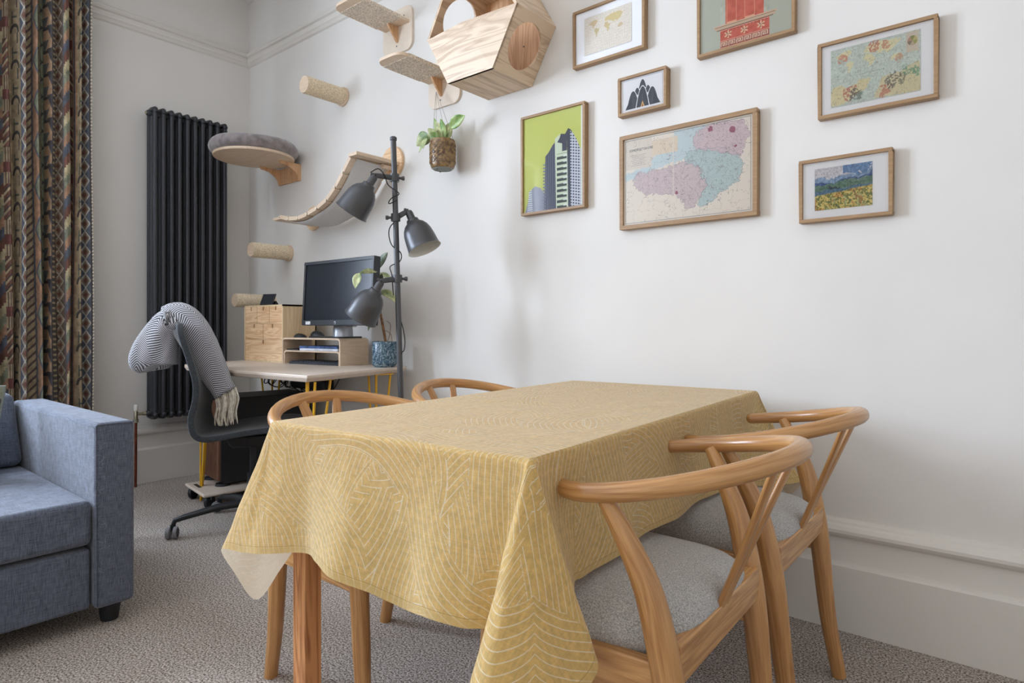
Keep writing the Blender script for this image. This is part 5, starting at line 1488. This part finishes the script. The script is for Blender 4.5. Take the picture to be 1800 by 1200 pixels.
def loft(path, halfw, halft, wdir, useg=28, sc=9.0, cr=None, twist=None):
    """flattened soft tube: path centre, halfw along wdir, halft across"""
    m_ = MB(); n_ = len(path); P = [Vector(q) for q in path]; L = 0; vs_, uvs_ = [], []
    for i in range(n_):
        if i: L += (P[i] - P[i - 1]).length
        T_ = (P[min(i + 1, n_ - 1)] - P[max(i - 1, 0)]).normalized(); wd = Vector(wdir[i] if isinstance(wdir, list) else wdir); wd = (wd - T_ * wd.dot(T_)).normalized(); nn = T_.cross(wd)
        for k in range(useg + 1):
            a = 2 * math.pi * k / useg; c_, s_ = math.cos(a), math.sin(a)
            X = math.copysign(abs(c_) ** .7, c_) * halfw[i]; Y = math.copysign(abs(s_) ** .8, s_) * halft[i]
            if cr: Y += cr * math.sin(X * 70 + L * 6) * abs(s_)
            vs_.append(P[i] + wd * X + nn * Y); uvs_.append((k / useg * (halfw[i] * 4.4) * sc * .5, L * sc * .5))
    q = useg + 1; f_ = [(i * q + k, i * q + k + 1, (i + 1) * q + k + 1, (i + 1) * q + k) for i in range(n_ - 1) for k in range(useg)]
    f_ += [list(range(useg))[::-1], [(n_ - 1) * q + k for k in range(useg)]]
    m_.add(vs_, f_, uvs_); return m_


rtv = Vector((.769, .639, 0)); fwv = Vector((-.639, .769, 0)); CP = Vector((4.297, -2.26, .97))
# long band that falls forward over the backrest
Bc = spline([(1.105, -1.020, .955), (1.135, -.995, 1.005), (1.185, -.960, 1.005), (1.225, -.930, .955), (1.262, -.900, .875), (1.300, -.875, .790), (1.335, -.850, .710), (1.362, -.832, .655)], 4)
nb = len(Bc); wB = [.055 + .028 * math.sin(math.pi * min(1, i / (nb - 1) * 1.1)) for i in range(nb)]; tB = [.034] * 3 + [.030 - .008 * i / (nb - 1) for i in range(nb - 3)]
wd_ = [tuple(rtv * (.45 + .5 * i / (nb - 1)) + Vector((0, 0, .55 - .1 * i / nb))) for i in range(nb)]
m1 = loft(Bc, wB, tB, wd_, cr=.002)
o = part('long_fold', m1, hm, tw, smooth=180)
# bulky bunch behind the backrest
Ac = spline([(1.185, -.955, .990), (1.140, -.990, 1.000), (1.118, -1.006, .965), (1.100, -1.022, .905), (1.085, -1.035, .845), (1.078, -1.040, .795), (1.082, -1.038, .762)], 4)
na = len(Ac); sA = spline([(.045,), (.055,), (.068,), (.088,), (.105,), (.110,), (.070,)], 4); tA = spline([(.035,), (.05,), (.058,), (.062,), (.060,), (.05,), (.02,)], 4)
m1 = loft(Ac, [float(x[0]) for x in sA], [float(x[0]) for x in tA], tuple(rtv * .95 + Vector((0, 0, -.10))), cr=.006)
part('bunched_fold', m1, hm, tw, smooth=180)
p = MB(); random.seed(3); e = Vector(Bc[-1]); wdl = (rtv * .95 + Vector((0, 0, .42))).normalized()
for k in range(34):
    s0 = (k / 33 - .5) * 2 * .052; st = e + wdl * s0 + fwv * random.uniform(-.012, .012) + Vector((0, 0, .01)); L = random.uniform(.13, .18); dx = random.uniform(-.012, .02)
    pts = [st, st + Vector((0, 0, -L * .3)) + rtv * (dx * .5 + .01), st + Vector((0, 0, -L * .65)) + rtv * (dx * .6 + random.uniform(-.006, .006)), st + Vector((0, 0, -L)) + rtv * (dx + random.uniform(-.006, .006))]
    pts = [Vector((q.x, q.y, max(q.z, .505))) for q in pts]
    p.tube(spline([tuple(q) for q in pts], 3), [.0030, .0036, .0042, .0040, .0036, .0040, .0038, .0034, .0030, .0012], 6)
part('fringe', p, M['fringe'], tw, kind='stuff')

# ------------------------------------------------------------------ computer case on a dolly, cables
def ob(c, a, l, wdt, z0, z1):
    """box: corner c, angle a, length l, width w"""
    c = Vector((c[0], c[1], 0)); d1 = Vector((math.cos(a), math.sin(a), 0)); d2 = Vector((-d1.y, d1.x, 0)); v_ = [c, c + d1 * l, c + d1 * l + d2 * wdt, c + d2 * wdt]
    m_ = MB(); m_.hexa([q + Vector((0, 0, z0)) for q in v_] + [q + Vector((0, 0, z1)) for q in v_]); return m_


an = R(-8)
dl = thing('plant_dolly', 'pale wooden rolling dolly under the black case', 'dolly', (.80, -.55, 0))
part('board', ob((.585, -.690), an, .345, .30, .068, .086), M['deskw'], dl, bevel=.012, bseg=4)
part('hand_slot', ob((.655, -.672), an, .10, .018, .0855, .0868), M['soil'], dl)
for x, y in ((.63, -.66), (.89, -.69), (.67, -.44), (.92, -.47)):
    c_ = MB(); c_.lathe([(0, -.010), (.034, -.010), (.036, -.006), (.036, .006), (.034, .010), (0, .010)], (x, y, .036), (math.cos(.5), math.sin(.5), 0), 24); w1 = part('wheel', c_, M['black'], dl)
    c_ = MB(); c_.lathe([(0, .010), (.014, .010), (.014, .013), (0, .013)], (x, y, .036), (-math.cos(.5), -math.sin(.5), 0), 12); c_.tube([(x, y, .045), (x, y, .068)], .012, 10); part('hub', c_, M['tread'], w1)
pcx = thing('computer_case', 'black tower case with brown slatted front under the desk', 'computer', (.70, -.36, .087))
part('case_body', ob((.548, -.545), an, .292, .50, .100, .572), M['casem'], pcx, bevel=.004)
p = ob((.552, -.560), an, .284, .014, .112, .560); part('front_panel', p, M['casem'], pcx)
d1 = Vector((math.cos(an), math.sin(an), 0))
for k in range(14):
    q = Vector((.556, -.572, 0)) + d1 * (k * .0197); part('slat', ob((q.x, q.y), an, .0085, .012, .116, .556), M['walnut'], pcx)
for x, y in ((.60, -.545), (.80, -.575), (.64, -.12), (.86, -.15)): p = MB(); p.lathe([(0, 0), (.04, 0), (.036, .013), (0, .014)], (x, y, .0865), (0, 0, 1), 20); part('foot', p, M['black'], pcx)
cbm = thing('cable_bundle', 'tangle of black cables and power strip under the desk', 'cables', (1.0, -.12, .60))
p = MB(); p.box((.80, -.16, .60), (1.14, -.08, .66)); p.box((1.0, -.15, .57), (1.12, -.07, .62)); part('power_strip', p, M['black'], cbm, bevel=.01)
random.seed(9)
for k in range(16):
    x = .45 + .045 * k; q = [(x, -.10, .70), (x + random.uniform(-.04, .06), -.14, .62 + random.uniform(-.03, .03)), (x + random.uniform(0, .12), -.11, .585 + random.uniform(-.02, .04)), (x + random.uniform(.02, .16), -.09, .70)]
    p = MB(); p.tube(spline(q, 6), .0032, 6); part('cable', p, M['cable'], cbm)
